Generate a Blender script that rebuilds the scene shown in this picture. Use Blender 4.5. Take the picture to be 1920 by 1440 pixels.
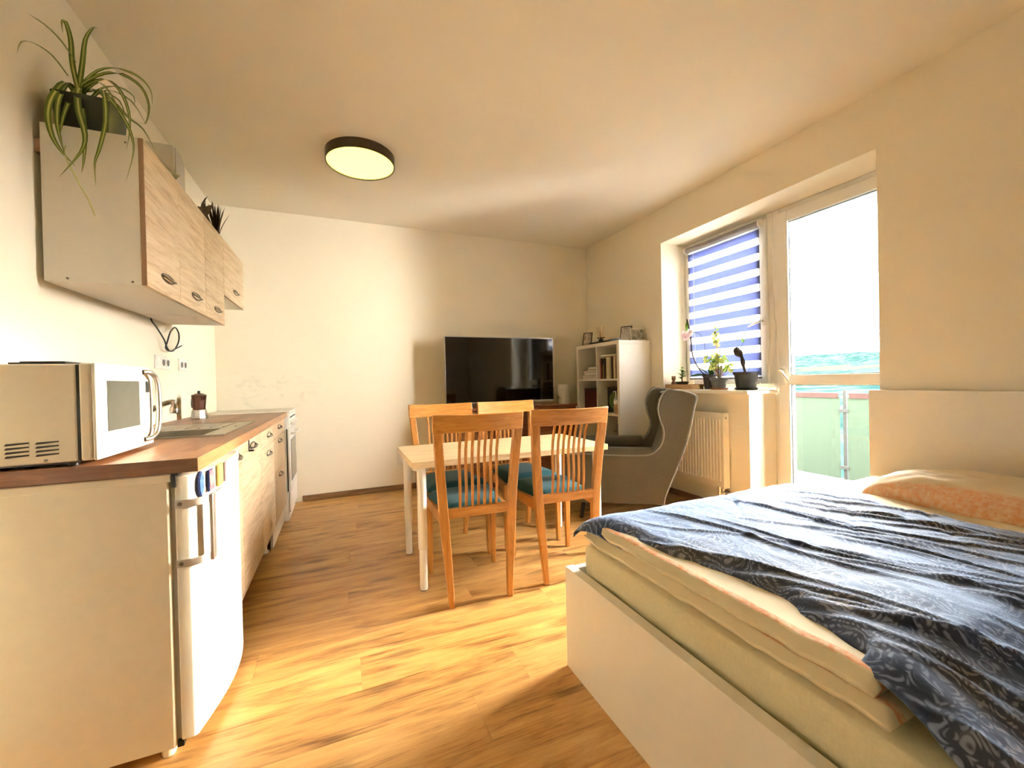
import bpy, bmesh, math, random
from mathutils import Vector, Matrix, noise as mnoise

random.seed(7)
for o in list(bpy.data.objects): bpy.data.objects.remove(o)
scene = bpy.context.scene
COL = scene.collection
PI = math.pi

# ------------------------------------------------------------------ camera
cam_d = bpy.data.cameras.new('camera'); cam = bpy.data.objects.new('camera', cam_d); COL.objects.link(cam)
cam_d.sensor_width = 36.0; cam_d.lens = 769.56*36/1920; cam_d.clip_start = 0.02; cam_d.clip_end = 8000
YAW, PITCH, ROLL = 0.397457, -0.00763, 0.02272
cy, sy, cp, sp, cr, sr = math.cos(YAW), math.sin(YAW), math.cos(PITCH), math.sin(PITCH), math.cos(ROLL), math.sin(ROLL)
right = Vector((cy, -sy, 0)); fwd = Vector((sy*cp, cy*cp, sp)); down = fwd.cross(right)
r2 = cr*right + sr*down; d2 = -sr*right + cr*down
cam.matrix_world = Matrix(((r2.x, -d2.x, -fwd.x, 0), (r2.y, -d2.y, -fwd.y, 0), (r2.z, -d2.z, -fwd.z, 1.1), (0, 0, 0, 1)))
scene.camera = cam

# ------------------------------------------------------------------ world, sun, exposure
SKY_STRENGTH = 38.0
SUN_STRENGTH = 4.1
EXPOSURE = 1.82
world = bpy.data.worlds.new('sky'); scene.world = world; world.use_nodes = True
bg = world.node_tree.nodes['Background']; bg.inputs[0].default_value = (1.0, 0.975, 0.93, 1); bg.inputs[1].default_value = SKY_STRENGTH
sun_d = bpy.data.lights.new('hazy_sun', 'SUN'); sun = bpy.data.objects.new('hazy_sun', sun_d); COL.objects.link(sun)
sun_d.energy = SUN_STRENGTH; sun_d.angle = math.radians(7); sun_d.color = (1.0, 0.86, 0.62)
sun.rotation_euler = Vector((-1, -0.01, -0.27)).to_track_quat('-Z', 'Y').to_euler()
sun.location = (12, 1.6, 5)
vs = scene.view_settings; vs.view_transform = 'Standard'; vs.look = 'None'; vs.exposure = EXPOSURE; vs.gamma = 1; vs.use_curve_mapping = False
scene.cycles.use_denoising = True
scene.cycles.max_bounces = 7; scene.cycles.diffuse_bounces = 4; scene.cycles.glossy_bounces = 3; scene.cycles.transmission_bounces = 3; scene.cycles.transparent_max_bounces = 10
scene.cycles.caustics_reflective = False; scene.cycles.caustics_refractive = False
scene.cycles.use_adaptive_sampling = False; scene.cycles.use_light_tree = False
scene.cycles.sample_clamp_indirect = 12

# ------------------------------------------------------------------ mesh builder
class MB:
    def __init__(s): s.v = []; s.f = []
    def add(s, vs_, fs_):
        n = len(s.v); s.v += [tuple(p) for p in vs_]; s.f += [tuple(i+n for i in f) for f in fs_]; return s
    def box(s, x0, x1, y0, y1, z0, z1):
        return s.add([(x0,y0,z0),(x1,y0,z0),(x1,y1,z0),(x0,y1,z0),(x0,y0,z1),(x1,y0,z1),(x1,y1,z1),(x0,y1,z1)],
                     [(0,3,2,1),(4,5,6,7),(0,1,5,4),(1,2,6,5),(2,3,7,6),(3,0,4,7)])
    def hexa(s, a, b):   # two quads (bottom, top), same winding ccw seen from above
        return s.add(list(a)+list(b), [(0,3,2,1),(4,5,6,7),(0,1,5,4),(1,2,6,5),(2,3,7,6),(3,0,4,7)])
    def prism(s, poly, axis, a, b):
        n = len(poly)
        def P(p, t): return (t, p[0], p[1]) if axis == 'x' else ((p[0], t, p[1]) if axis == 'y' else (p[0], p[1], t))
        area = sum(poly[i][0]*poly[(i+1) % n][1]-poly[(i+1) % n][0]*poly[i][1] for i in range(n))
        pl = list(poly) if (area > 0) != (axis == 'y') else list(poly)[::-1]
        return s.add([P(p, a) for p in pl]+[P(p, b) for p in pl],
                     [tuple(range(n-1, -1, -1)), tuple(range(n, 2*n))]+[(i, (i+1) % n, n+(i+1) % n, n+i) for i in range(n)])
    def tube(s, pts, r, n=8, caps=True):
        pts = [Vector(p) for p in pts]; m = len(pts); rs = r if isinstance(r, (list, tuple)) else [r]*m
        t0 = (pts[1]-pts[0]).normalized(); up = Vector((0,0,1)) if abs(t0.z) < .9 else Vector((1,0,0))
        nrm = t0.cross(up).normalized(); vs_ = []
        for i in range(m):
            t = (pts[min(i+1,m-1)]-pts[max(i-1,0)])
            t = t.normalized() if t.length > 1e-9 else t0
            nrm = (nrm-t*nrm.dot(t)).normalized(); b = t.cross(nrm)
            for k in range(n):
                a = 2*PI*k/n; vs_.append(pts[i]+(nrm*math.cos(a)+b*math.sin(a))*rs[i])
        fs_ = [(i*n+k, i*n+(k+1) % n, (i+1)*n+(k+1) % n, (i+1)*n+k) for i in range(m-1) for k in range(n)]
        if caps: fs_ += [tuple(range(n-1,-1,-1)), tuple(range((m-1)*n, m*n))]
        return s.add(vs_, fs_)
    def lathe(s, prof, c=(0,0,0), n=24, axis='z'):
        m = len(prof); vs_ = []
        for r, z in prof:
            for k in range(n):
                a = 2*PI*k/n; p = (r*math.cos(a), r*math.sin(a), z)
                if axis == 'x': p = (p[2], p[0], p[1])
                if axis == 'y': p = (p[1], p[2], p[0])
                vs_.append((c[0]+p[0], c[1]+p[1], c[2]+p[2]))
        fs_ = [(i*n+k, i*n+(k+1) % n, (i+1)*n+(k+1) % n, (i+1)*n+k) for i in range(m-1) for k in range(n)]
        fs_ += [tuple(range(n-1,-1,-1)), tuple(range((m-1)*n, m*n))]
        return s.add(vs_, fs_)
    def cyl(s, c, r, h, n=20, axis='z'): return s.lathe([(r,0),(r,h)], c, n, axis)
    def grid(s, fn, nu, nv, flip=False):
        vs_ = [fn(i/nu, j/nv) for j in range(nv+1) for i in range(nu+1)]; w = nu+1
        fs_ = [(j*w+i, j*w+i+1, (j+1)*w+i+1, (j+1)*w+i) for j in range(nv) for i in range(nu)]
        if flip: fs_ = [f[::-1] for f in fs_]
        return s.add(vs_, fs_)
    def blade(s, pts, w, side=None, fold=0.25):   # leaf: folded strip, 3 verts per section
        pts = smooth(pts, 3); m = len(pts); vs_ = []
        for i, p in enumerate(pts):
            t = (pts[min(i+1,m-1)]-pts[max(i-1,0)]).normalized()
            sd = Vector(side) if side else Vector((0,1,0))
            b = (sd-t*sd.dot(t)); b = b.normalized() if b.length > 1e-6 else Vector((1,0,0))
            nn = t.cross(b); u = i/(m-1)
            ww = w*(0.55+0.45*math.sin(PI*min(1,u*1.1)))*max(0.03, 1-u**5)
            vs_ += [p-b*ww+nn*ww*fold, p, p+b*ww+nn*ww*fold]
        fs_ = []
        for i in range(m-1):
            a = i*3; fs_ += [(a,a+1,a+4,a+3),(a+1,a+2,a+5,a+4)]
        return s.add(vs_, fs_)
    def leaf(s, base, tip, w, nrm=(0,0,1), n=6, cup=.15):
        base = Vector(base); tip = Vector(tip); t = (tip-base); L = t.length; t = t/L
        nv = Vector(nrm); nv = (nv-t*nv.dot(t)); nv = nv.normalized() if nv.length > 1e-4 else t.orthogonal().normalized()
        b = t.cross(nv); vs_ = []
        for i in range(n+1):
            u = i/n; ww = w*math.sin(PI*u**.8)**.8 if 0 < u < 1 else 0.0006
            c = base+t*L*u-nv*L*.18*u*u
            vs_ += [c-b*ww+nv*ww*cup, c, c+b*ww+nv*ww*cup]
        fs_ = []
        for i in range(n):
            a = i*3; fs_ += [(a,a+1,a+4,a+3),(a+1,a+2,a+5,a+4)]
        return s.add(vs_, fs_)

def smooth(pts, k=4):
    pts = [Vector(p) for p in pts]; out = []
    n = len(pts)
    for i in range(n-1):
        p0, p1, p2, p3 = pts[max(i-1,0)], pts[i], pts[i+1], pts[min(i+2,n-1)]
        for j in range(k):
            t = j/k
            out.append(0.5*((2*p1)+(p2-p0)*t+(2*p0-5*p1+4*p2-p3)*t*t+(3*p1-p0-3*p2+p3)*t**3))
    out.append(pts[-1]); return out

WORLD_OF = {}
def obj(name, mb, mat, parent=None, bevel=0, seg=2, sm=True, angle=40, world=False, sub=0, solid=0):
    vs_ = mb.v
    if world and parent is not None:
        M = WORLD_OF[parent.name].inverted(); vs_ = [tuple(M @ Vector(p)) for p in vs_]
    me = bpy.data.meshes.new(name); me.from_pydata(vs_, [], mb.f); me.update()
    o = bpy.data.objects.new(name, me); COL.objects.link(o)
    if mat: me.materials.append(mat)
    if sm:
        me.polygons.foreach_set('use_smooth', [True]*len(me.polygons)); me.set_sharp_from_angle(angle=math.radians(angle))
    if parent is not None: o.parent = parent
    WORLD_OF[o.name] = WORLD_OF[parent.name] if parent is not None else Matrix.Identity(4)
    if solid:
        s = o.modifiers.new('solid', 'SOLIDIFY'); s.thickness = solid; s.offset = 0
    if bevel:
        b = o.modifiers.new('bevel', 'BEVEL'); b.width = bevel; b.segments = seg; b.limit_method = 'ANGLE'; b.angle_limit = math.radians(35)
    if sub:
        s = o.modifiers.new('sub', 'SUBSURF'); s.levels = sub; s.render_levels = sub
    return o
def tag(o, label, cat, group=None):
    o['label'] = label; o['category'] = cat
    if group: o['group'] = group
    return o
def thing(name, label, cat, loc=(0,0,0), rz=0, group=None):
    o = bpy.data.objects.new(name, None); COL.objects.link(o); o.empty_display_size = .05
    o.location = loc; o.rotation_euler = (0,0,rz)
    WORLD_OF[o.name] = Matrix.Translation(loc) @ Matrix.Rotation(rz, 4, 'Z')
    return tag(o, label, cat, group)
def struct(name, mb, mat, parent=None, **k):
    o = obj(name, mb, mat, parent, **k); o['kind'] = 'structure'; return o
def struct_root(name, loc=(0,0,0)):
    o = bpy.data.objects.new(name, None); COL.objects.link(o); o.location = loc; o['kind'] = 'structure'
    WORLD_OF[o.name] = Matrix.Translation(loc); return o
def dup(root, loc, rz, label, group=None):
    r = root.copy(); COL.objects.link(r); r.location = loc; r.rotation_euler = (0,0,rz); r['label'] = label
    WORLD_OF[r.name] = Matrix.Translation(loc) @ Matrix.Rotation(rz, 4, 'Z')
    if group: r['group'] = group
    for ch in [c for c in root.children]:
        c = ch.copy(); COL.objects.link(c); c.parent = r
        for g in ch.children:
            d = g.copy(); COL.objects.link(d); d.parent = c
    return r
def text_part(name, txt, size, mat, parent, origin, xdir, ydir, depth=.0008):
    cu = bpy.data.curves.new(name, 'FONT'); cu.body = txt; cu.size = size; cu.extrude = depth; cu.shear = .3
    t = bpy.data.objects.new(name, cu); COL.objects.link(t); bpy.context.view_layer.update()
    me = bpy.data.meshes.new_from_object(t.evaluated_get(bpy.context.evaluated_depsgraph_get()))
    bpy.data.objects.remove(t)
    X = Vector(xdir).normalized(); Y = Vector(ydir).normalized(); Z = X.cross(Y)
    Mt = Matrix(((X.x,Y.x,Z.x,origin[0]),(X.y,Y.y,Z.y,origin[1]),(X.z,Y.z,Z.z,origin[2]),(0,0,0,1)))
    me.transform(WORLD_OF[parent.name].inverted() @ Mt)
    o = bpy.data.objects.new(name, me); COL.objects.link(o); me.materials.append(mat); o.parent = parent
    WORLD_OF[o.name] = WORLD_OF[parent.name]
    return o

# ------------------------------------------------------------------ materials
def newmat(name):
    m = bpy.data.materials.new(name); m.use_nodes = True; nt = m.node_tree
    return m, nt, nt.nodes, nt.links, nt.nodes['Principled BSDF']
def c4(c): return (c[0], c[1], c[2], 1)
def noise_node(nt, scale, detail=4, rough=.5, vec=None, dist=0):
    n = nt.nodes.new('ShaderNodeTexNoise'); n.inputs['Scale'].default_value = scale; n.inputs['Detail'].default_value = detail
    n.inputs['Roughness'].default_value = rough; n.inputs['Distortion'].default_value = dist
    if vec is not None: nt.links.new(vec, n.inputs['Vector'])
    return n
def coords(nt, scale=(1,1,1), kind='Object', loc=(0,0,0), rot=(0,0,0)):
    tc = nt.nodes.new('ShaderNodeTexCoord'); mp = nt.nodes.new('ShaderNodeMapping')
    mp.inputs['Scale'].default_value = scale; mp.inputs['Location'].default_value = loc; mp.inputs['Rotation'].default_value = rot
    nt.links.new(tc.outputs[kind], mp.inputs['Vector']); return mp.outputs['Vector']
def ramp(nt, fac, stops):
    r = nt.nodes.new('ShaderNodeValToRGB'); e = r.color_ramp.elements
    e[0].position, e[0].color = stops[0][0], c4(stops[0][1]); e[1].position, e[1].color = stops[1][0], c4(stops[1][1])
    for p, c in stops[2:]:
        k = e.new(p); k.color = c4(c)
    nt.links.new(fac, r.inputs['Fac']); return r
def bump(nt, height, bsdf, strength=.1, dist=.002):
    b = nt.nodes.new('ShaderNodeBump'); b.inputs['Strength'].default_value = strength; b.inputs['Distance'].default_value = dist
    nt.links.new(height, b.inputs['Height']); nt.links.new(b.outputs['Normal'], bsdf.inputs['Normal'])
def math_node(nt, op, a, b=None):
    n = nt.nodes.new('ShaderNodeMath'); n.operation = op
    for i, v in enumerate((a, b)):
        if v is None: continue
        if isinstance(v, (int, float)): n.inputs[i].default_value = v
        else: nt.links.new(v, n.inputs[i])
    return n.outputs[0]
def mixcol(nt, fac, a, b, mode='MIX'):
    n = nt.nodes.new('ShaderNodeMix'); n.data_type = 'RGBA'; n.blend_type = mode
    for sock, v in ((n.inputs[0], fac), (n.inputs[6], a), (n.inputs[7], b)):
        if isinstance(v, (int, float)): sock.default_value = v
        elif isinstance(v, tuple): sock.default_value = c4(v)
        else: nt.links.new(v, sock)
    return n.outputs[2]
def plain(name, col, rough=.5, metal=0, var=.06, nscale=30, bmp=0, bscale=200, spec=.5, coat=0, trans=0):
    m, nt, N, L, B = newmat(name)
    v = coords(nt)
    n = noise_node(nt, nscale, 2, vec=v)
    dark = tuple(x*(1-var) for x in col); lite = tuple(min(1, x*(1+var)) for x in col)
    L.new(ramp(nt, n.outputs['Fac'], [(.3, dark), (.7, lite)]).outputs[0], B.inputs['Base Color'])
    B.inputs['Roughness'].default_value = rough; B.inputs['Metallic'].default_value = metal
    B.inputs['Specular IOR Level'].default_value = spec; B.inputs['Coat Weight'].default_value = coat
    if trans: B.inputs['Transmission Weight'].default_value = trans
    if bmp:
        n2 = noise_node(nt, bscale, 2, vec=v); bump(nt, n2.outputs['Fac'], B, bmp)
    return m
def wood(name, cols, axis='x', scale=1.0, rough=.4, stretch=14, rings=0, coat=0, rand=False, bmp=0):
    m, nt, N, L, B = newmat(name)
    sc = {'x': (1, stretch, stretch), 'y': (stretch, 1, stretch), 'z': (stretch, stretch, 1)}[axis]
    v = coords(nt, tuple(k*scale for k in sc))
    if rand:
        oi = N.new('ShaderNodeObjectInfo'); ad = N.new('ShaderNodeVectorMath'); ad.operation = 'ADD'
        mu = math_node(nt, 'MULTIPLY', oi.outputs['Random'], 57.0)
        L.new(v, ad.inputs[0]); L.new(mu, ad.inputs[1]); v = ad.outputs[0]
    n1 = noise_node(nt, 2.2, 6, .62, v, .7); n2 = noise_node(nt, 11, 4, .6, v, .2)
    f = math_node(nt, 'ADD', math_node(nt, 'MULTIPLY', n1.outputs['Fac'], .75), math_node(nt, 'MULTIPLY', n2.outputs['Fac'], .25))
    k = len(cols); col = ramp(nt, f, [(.32+.36*i/(k-1), cols[i]) for i in range(k)]).outputs[0]
    L.new(col, B.inputs['Base Color']); B.inputs['Roughness'].default_value = rough; B.inputs['Coat Weight'].default_value = coat
    if bmp: bump(nt, n2.outputs['Fac'], B, bmp, .001)
    return m

def make_floor_mat():
    m, nt, N, L, B = newmat('oak_laminate')
    oi = N.new('ShaderNodeObjectInfo')
    off = math_node(nt, 'MULTIPLY', oi.outputs['Random'], 83.0)
    def vec(sc):
        v = coords(nt, sc); ad = N.new('ShaderNodeVectorMath'); ad.operation = 'ADD'; L.new(v, ad.inputs[0]); L.new(off, ad.inputs[1]); return ad.outputs[0]
    n1 = noise_node(nt, 1.5, 6, .6, vec((1.1, 7, 7)), 1.6)     # broad cathedral figure
    n2 = noise_node(nt, 5, 5, .65, vec((1.3, 26, 26)), .5)      # fine grain
    n3 = noise_node(nt, 1.0, 2, .5, vec((.8, 2.2, 2.2)))       # cloudy tone
    f = math_node(nt, 'ADD', math_node(nt, 'MULTIPLY', n1.outputs['Fac'], .55), math_node(nt, 'MULTIPLY', n2.outputs['Fac'], .30))
    n4 = noise_node(nt, 9, 3, .7, vec((1.6, 60, 60)))
    f = math_node(nt, 'ADD', f, math_node(nt, 'MULTIPLY', n3.outputs['Fac'], .14))
    f = math_node(nt, 'ADD', f, math_node(nt, 'MULTIPLY', n4.outputs['Fac'], .10))
    col = ramp(nt, f, [(.36, (.10,.040,.011)), (.44, (.27,.12,.034)), (.53, (.49,.25,.075)), (.66, (.64,.365,.125))]).outputs[0]
    vo = N.new('ShaderNodeTexVoronoi'); vo.voronoi_dimensions = '2D'; vo.inputs['Scale'].default_value = 1.0; L.new(vec((1.5, 4.6, 6.0)), vo.inputs['Vector'])
    vo.inputs['Randomness'].default_value = 1.0
    wob = math_node(nt, 'ADD', vo.outputs['Distance'], math_node(nt, 'MULTIPLY', n2.outputs['Fac'], .22))
    knot = ramp(nt, wob, [(.155, (1,1,1)), (.25, (0,0,0))]).outputs[0]
    tone = math_node(nt, 'ADD', math_node(nt, 'MULTIPLY', oi.outputs['Random'], .14), .90)
    col = mixcol(nt, math_node(nt, 'MULTIPLY', knot, .55), col, (.085,.036,.012))
    tn = N.new('ShaderNodeCombineColor'); [L.new(tone, tn.inputs[i]) for i in range(3)]
    col = mixcol(nt, 1.0, col, tn.outputs[0], 'MULTIPLY')
    L.new(col, B.inputs['Base Color']); B.inputs['Roughness'].default_value = .3; B.inputs['Specular IOR Level'].default_value = .45
    return m

def make_paint(name, col, stain=False):
    m, nt, N, L, B = newmat(name)
    v = coords(nt); n = noise_node(nt, 2.5, 1, vec=v)
    c = ramp(nt, n.outputs['Fac'], [(.3, tuple(x*.98 for x in col)), (.7, col)]).outputs[0]
    if stain:   # grey scuffs on the wall above the worktop
        sx = N.new('ShaderNodeSeparateXYZ'); tc = N.new('ShaderNodeTexCoord'); L.new(tc.outputs['Object'], sx.inputs[0])
        def win(s, c0, w): return math_node(nt, 'MAXIMUM', math_node(nt, 'SUBTRACT', 1.0, math_node(nt, 'POWER', math_node(nt, 'DIVIDE', math_node(nt, 'SUBTRACT', s, c0), w), 2.0)), 0.0)
        mk = math_node(nt, 'MULTIPLY', win(sx.outputs[0], -.55, .5), win(sx.outputs[2], 1.06, .22))
        n2 = noise_node(nt, 7, 5, .7, coords(nt, (1,1,2)), 1.0)
        st = ramp(nt, n2.outputs['Fac'], [(.5, (0,0,0)), (.68, (1,1,1))]).outputs[0]
        c = mixcol(nt, math_node(nt, 'MULTIPLY', math_node(nt, 'MULTIPLY', st, mk), .28), c, (.36,.34,.30))
    L.new(c, B.inputs['Base Color']); B.inputs['Roughness'].default_value = .85; B.inputs['Specular IOR Level'].default_value = .2
    return m

def make_worktop():
    m, nt, N, L, B = newmat('butcher_block')
    v = coords(nt, (1,1,1), rot=(0,0,PI/2))
    br = N.new('ShaderNodeTexBrick'); L.new(v, br.inputs['Vector']); br.inputs['Scale'].default_value = 1.0
    br.inputs['Brick Width'].default_value = .42; br.inputs['Row Height'].default_value = .045; br.inputs['Mortar Size'].default_value = 0
    br.inputs['Color1'].default_value = (0,0,0,1); br.inputs['Color2'].default_value = (1,1,1,1); br.offset = .37
    n2 = noise_node(nt, 4, 5, .6, coords(nt, (30, 2, 30)), .4)
    f = math_node(nt, 'ADD', math_node(nt, 'MULTIPLY', br.outputs['Color'], .45), math_node(nt, 'MULTIPLY', n2.outputs['Fac'], .6))
    L.new(ramp(nt, f, [(.2, (.13,.046,.016)), (.5, (.25,.10,.04)), (.85, (.40,.19,.085))]).outputs[0], B.inputs['Base Color'])
    B.inputs['Roughness'].default_value = .32; return m

def make_fabric(name, col, var=.22, scale=350, rough=.9, sheen=.3):
    m, nt, N, L, B = newmat(name)
    a = noise_node(nt, scale, 2, vec=coords(nt, (1,1,.25))); b = noise_node(nt, scale, 2, vec=coords(nt, (.25,.25,1))); c = noise_node(nt, 6, 3, vec=coords(nt))
    f = math_node(nt, 'ADD', math_node(nt, 'MULTIPLY', math_node(nt, 'ADD', a.outputs['Fac'], b.outputs['Fac']), .38), math_node(nt, 'MULTIPLY', c.outputs['Fac'], .24))
    L.new(ramp(nt, f, [(.35, tuple(x*(1-var) for x in col)), (.65, tuple(x*(1+var) for x in col))]).outputs[0], B.inputs['Base Color'])
    B.inputs['Roughness'].default_value = rough; B.inputs['Sheen Weight'].default_value = sheen; B.inputs['Specular IOR Level'].default_value = .2
    bump(nt, f, B, .25, .001); return m

def make_paisley():
    m, nt, N, L, B = newmat('paisley_satin')
    v = coords(nt, (1,1,.3)); nz = noise_node(nt, 5, 3, vec=v)
    ad = N.new('ShaderNodeMix'); ad.data_type = 'RGBA'; ad.blend_type = 'LINEAR_LIGHT'; ad.inputs[0].default_value = .09
    L.new(v, ad.inputs[6]); L.new(nz.outputs['Color'], ad.inputs[7]); vv = ad.outputs[2]
    st = N.new('ShaderNodeMapping'); st.inputs['Rotation'].default_value = (0,0,.5); st.inputs['Scale'].default_value = (1.5,.75,1); L.new(vv, st.inputs['Vector'])
    vo = N.new('ShaderNodeTexVoronoi'); vo.inputs['Scale'].default_value = 7; L.new(st.outputs[0], vo.inputs['Vector'])
    vo2 = N.new('ShaderNodeTexVoronoi'); vo2.inputs['Scale'].default_value = 34; L.new(vv, vo2.inputs['Vector'])
    rings = math_node(nt, 'SINE', math_node(nt, 'MULTIPLY', vo.outputs['Distance'], 62.0))
    dots = math_node(nt, 'SINE', math_node(nt, 'MULTIPLY', vo2.outputs['Distance'], 26.0))
    f = math_node(nt, 'ADD', math_node(nt, 'MULTIPLY', rings, .55), math_node(nt, 'MULTIPLY', dots, .45))
    line = ramp(nt, f, [(.0, (0,0,0)), (.75, (1,1,1))]).outputs[0]
    tone = noise_node(nt, 3.5, 2, vec=v)
    base = ramp(nt, tone.outputs['Fac'], [(.4, (.020,.028,.065)), (.6, (.045,.036,.032))]).outputs[0]
    core = ramp(nt, vo.outputs['Distance'], [(.10, (1,1,1)), (.17, (0,0,0))]).outputs[0]
    lc = ramp(nt, tone.outputs['Fac'], [(.4, (.17,.20,.31)), (.62, (.25,.215,.175))]).outputs[0]
    col = mixcol(nt, line, base, lc); col = mixcol(nt, core, col, (.004,.007,.028))
    L.new(col, B.inputs['Base Color']); B.inputs['Roughness'].default_value = .72; B.inputs['Specular IOR Level'].default_value = .3
    B.inputs['Sheen Weight'].default_value = 1.0; B.inputs['Sheen Roughness'].default_value = .45; B.inputs['Sheen Tint'].default_value = (.52,.68,1,1)
    fine = noise_node(nt, 38, 5, .65, vec=coords(nt, (1,.4,1), rot=(0,0,.4))); bump(nt, fine.outputs['Fac'], B, .4, .005)
    return m

def make_bedlinen(name, base, band, axis, centre, width, speck=14):
    # cream cotton with a printed orange band where |coord-centre| < width
    m, nt, N, L, B = newmat(name)
    sx = N.new('ShaderNodeSeparateXYZ'); tc = N.new('ShaderNodeTexCoord'); L.new(tc.outputs['Object'], sx.inputs[0])
    col = base
    mask = None
    for c0, w in zip(centre, width):
        d = math_node(nt, 'ABSOLUTE', math_node(nt, 'SUBTRACT', sx.outputs[axis], c0))
        k = ramp(nt, math_node(nt, 'DIVIDE', d, w), [(.8, (1,1,1)), (1.0, (0,0,0))]).outputs[0]
        mask = k if mask is None else math_node(nt, 'MAXIMUM', mask, k)
    n = noise_node(nt, speck*4, 4, .7, coords(nt)); sp_ = ramp(nt, n.outputs['Fac'], [(.36, (.25,.25,.25)), (.6, (1,1,1))]).outputs[0]
    n2 = noise_node(nt, 5, 2, vec=coords(nt))
    bc = ramp(nt, n2.outputs['Fac'], [(.3, tuple(x*.94 for x in base)), (.7, base)]).outputs[0]
    L.new(mixcol(nt, math_node(nt, 'MULTIPLY', mask, sp_), bc, band), B.inputs['Base Color'])
    B.inputs['Roughness'].default_value = .8; B.inputs['Specular IOR Level'].default_value = .25; B.inputs['Sheen Weight'].default_value = .15
    return m

def make_glass():
    m, nt, N, L, B = newmat('window_glass'); N.remove(B); out = [n for n in N if n.type == 'OUTPUT_MATERIAL'][0]
    t = N.new('ShaderNodeBsdfTransparent'); t.inputs[0].default_value = (.97,.985,.98,1)
    g = N.new('ShaderNodeBsdfGlossy'); g.inputs['Roughness'].default_value = .02
    fr = N.new('ShaderNodeFresnel'); fr.inputs[0].default_value = 1.35
    mx = N.new('ShaderNodeMixShader'); L.new(fr.outputs[0], mx.inputs[0]); L.new(t.outputs[0], mx.inputs[1]); L.new(g.outputs[0], mx.inputs[2]); L.new(mx.outputs[0], out.inputs[0])
    return m
def make_sheer(name, col, through, trans):
    m, nt, N, L, B = newmat(name); N.remove(B); out = [n for n in N if n.type == 'OUTPUT_MATERIAL'][0]
    n = noise_node(nt, 300, 2, vec=coords(nt, (1,.2,1)))
    cr_ = ramp(nt, n.outputs['Fac'], [(.3, tuple(x*.92 for x in col)), (.7, col)]).outputs[0]
    d = N.new('ShaderNodeBsdfDiffuse'); tl = N.new('ShaderNodeBsdfTranslucent'); L.new(cr_, d.inputs[0]); L.new(cr_, tl.inputs[0])
    m1 = N.new('ShaderNodeMixShader'); m1.inputs[0].default_value = trans; L.new(d.outputs[0], m1.inputs[1]); L.new(tl.outputs[0], m1.inputs[2])
    if through:
        t = N.new('ShaderNodeBsdfTransparent'); m2 = N.new('ShaderNodeMixShader'); m2.inputs[0].default_value = through
        L.new(m1.outputs[0], m2.inputs[1]); L.new(t.outputs[0], m2.inputs[2]); L.new(m2.outputs[0], out.inputs[0])
    else: L.new(m1.outputs[0], out.inputs[0])
    return m
def make_emit(name, col, s):
    m, nt, N, L, B = newmat(name)
    B.inputs['Base Color'].default_value = (.8,.8,.7,1); B.inputs['Emission Color'].default_value = c4(col); B.inputs['Emission Strength'].default_value = s
    return m
def make_print(name, cols, scale=30, seed=0, rough=.35):
    m, nt, N, L, B = newmat(name)
    v = coords(nt, (1,1,1), loc=(seed*3.1, seed*1.7, seed))
    n = noise_node(nt, scale, 3, .55, v, .6)
    k = len(cols); L.new(ramp(nt, n.outputs['Fac'], [(.3+.4*i/(k-1), cols[i]) for i in range(k)]).outputs[0], B.inputs['Base Color'])
    B.inputs['Roughness'].default_value = rough; return m
def make_leafmat(name, edge, mid, trans=.5):
    m, nt, N, L, B = newmat(name); N.remove(B); out = [n for n in N if n.type == 'OUTPUT_MATERIAL'][0]
    n = noise_node(nt, 25, 3, vec=coords(nt)); c = ramp(nt, n.outputs['Fac'], [(.35, edge), (.65, mid)]).outputs[0]
    d = N.new('ShaderNodeBsdfDiffuse'); t = N.new('ShaderNodeBsdfTranslucent'); L.new(c, d.inputs[0]); L.new(c, t.inputs[0])
    mx = N.new('ShaderNodeMixShader'); mx.inputs[0].default_value = trans; L.new(d.outputs[0], mx.inputs[1]); L.new(t.outputs[0], mx.inputs[2]); L.new(mx.outputs[0], out.inputs[0])
    return m

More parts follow.
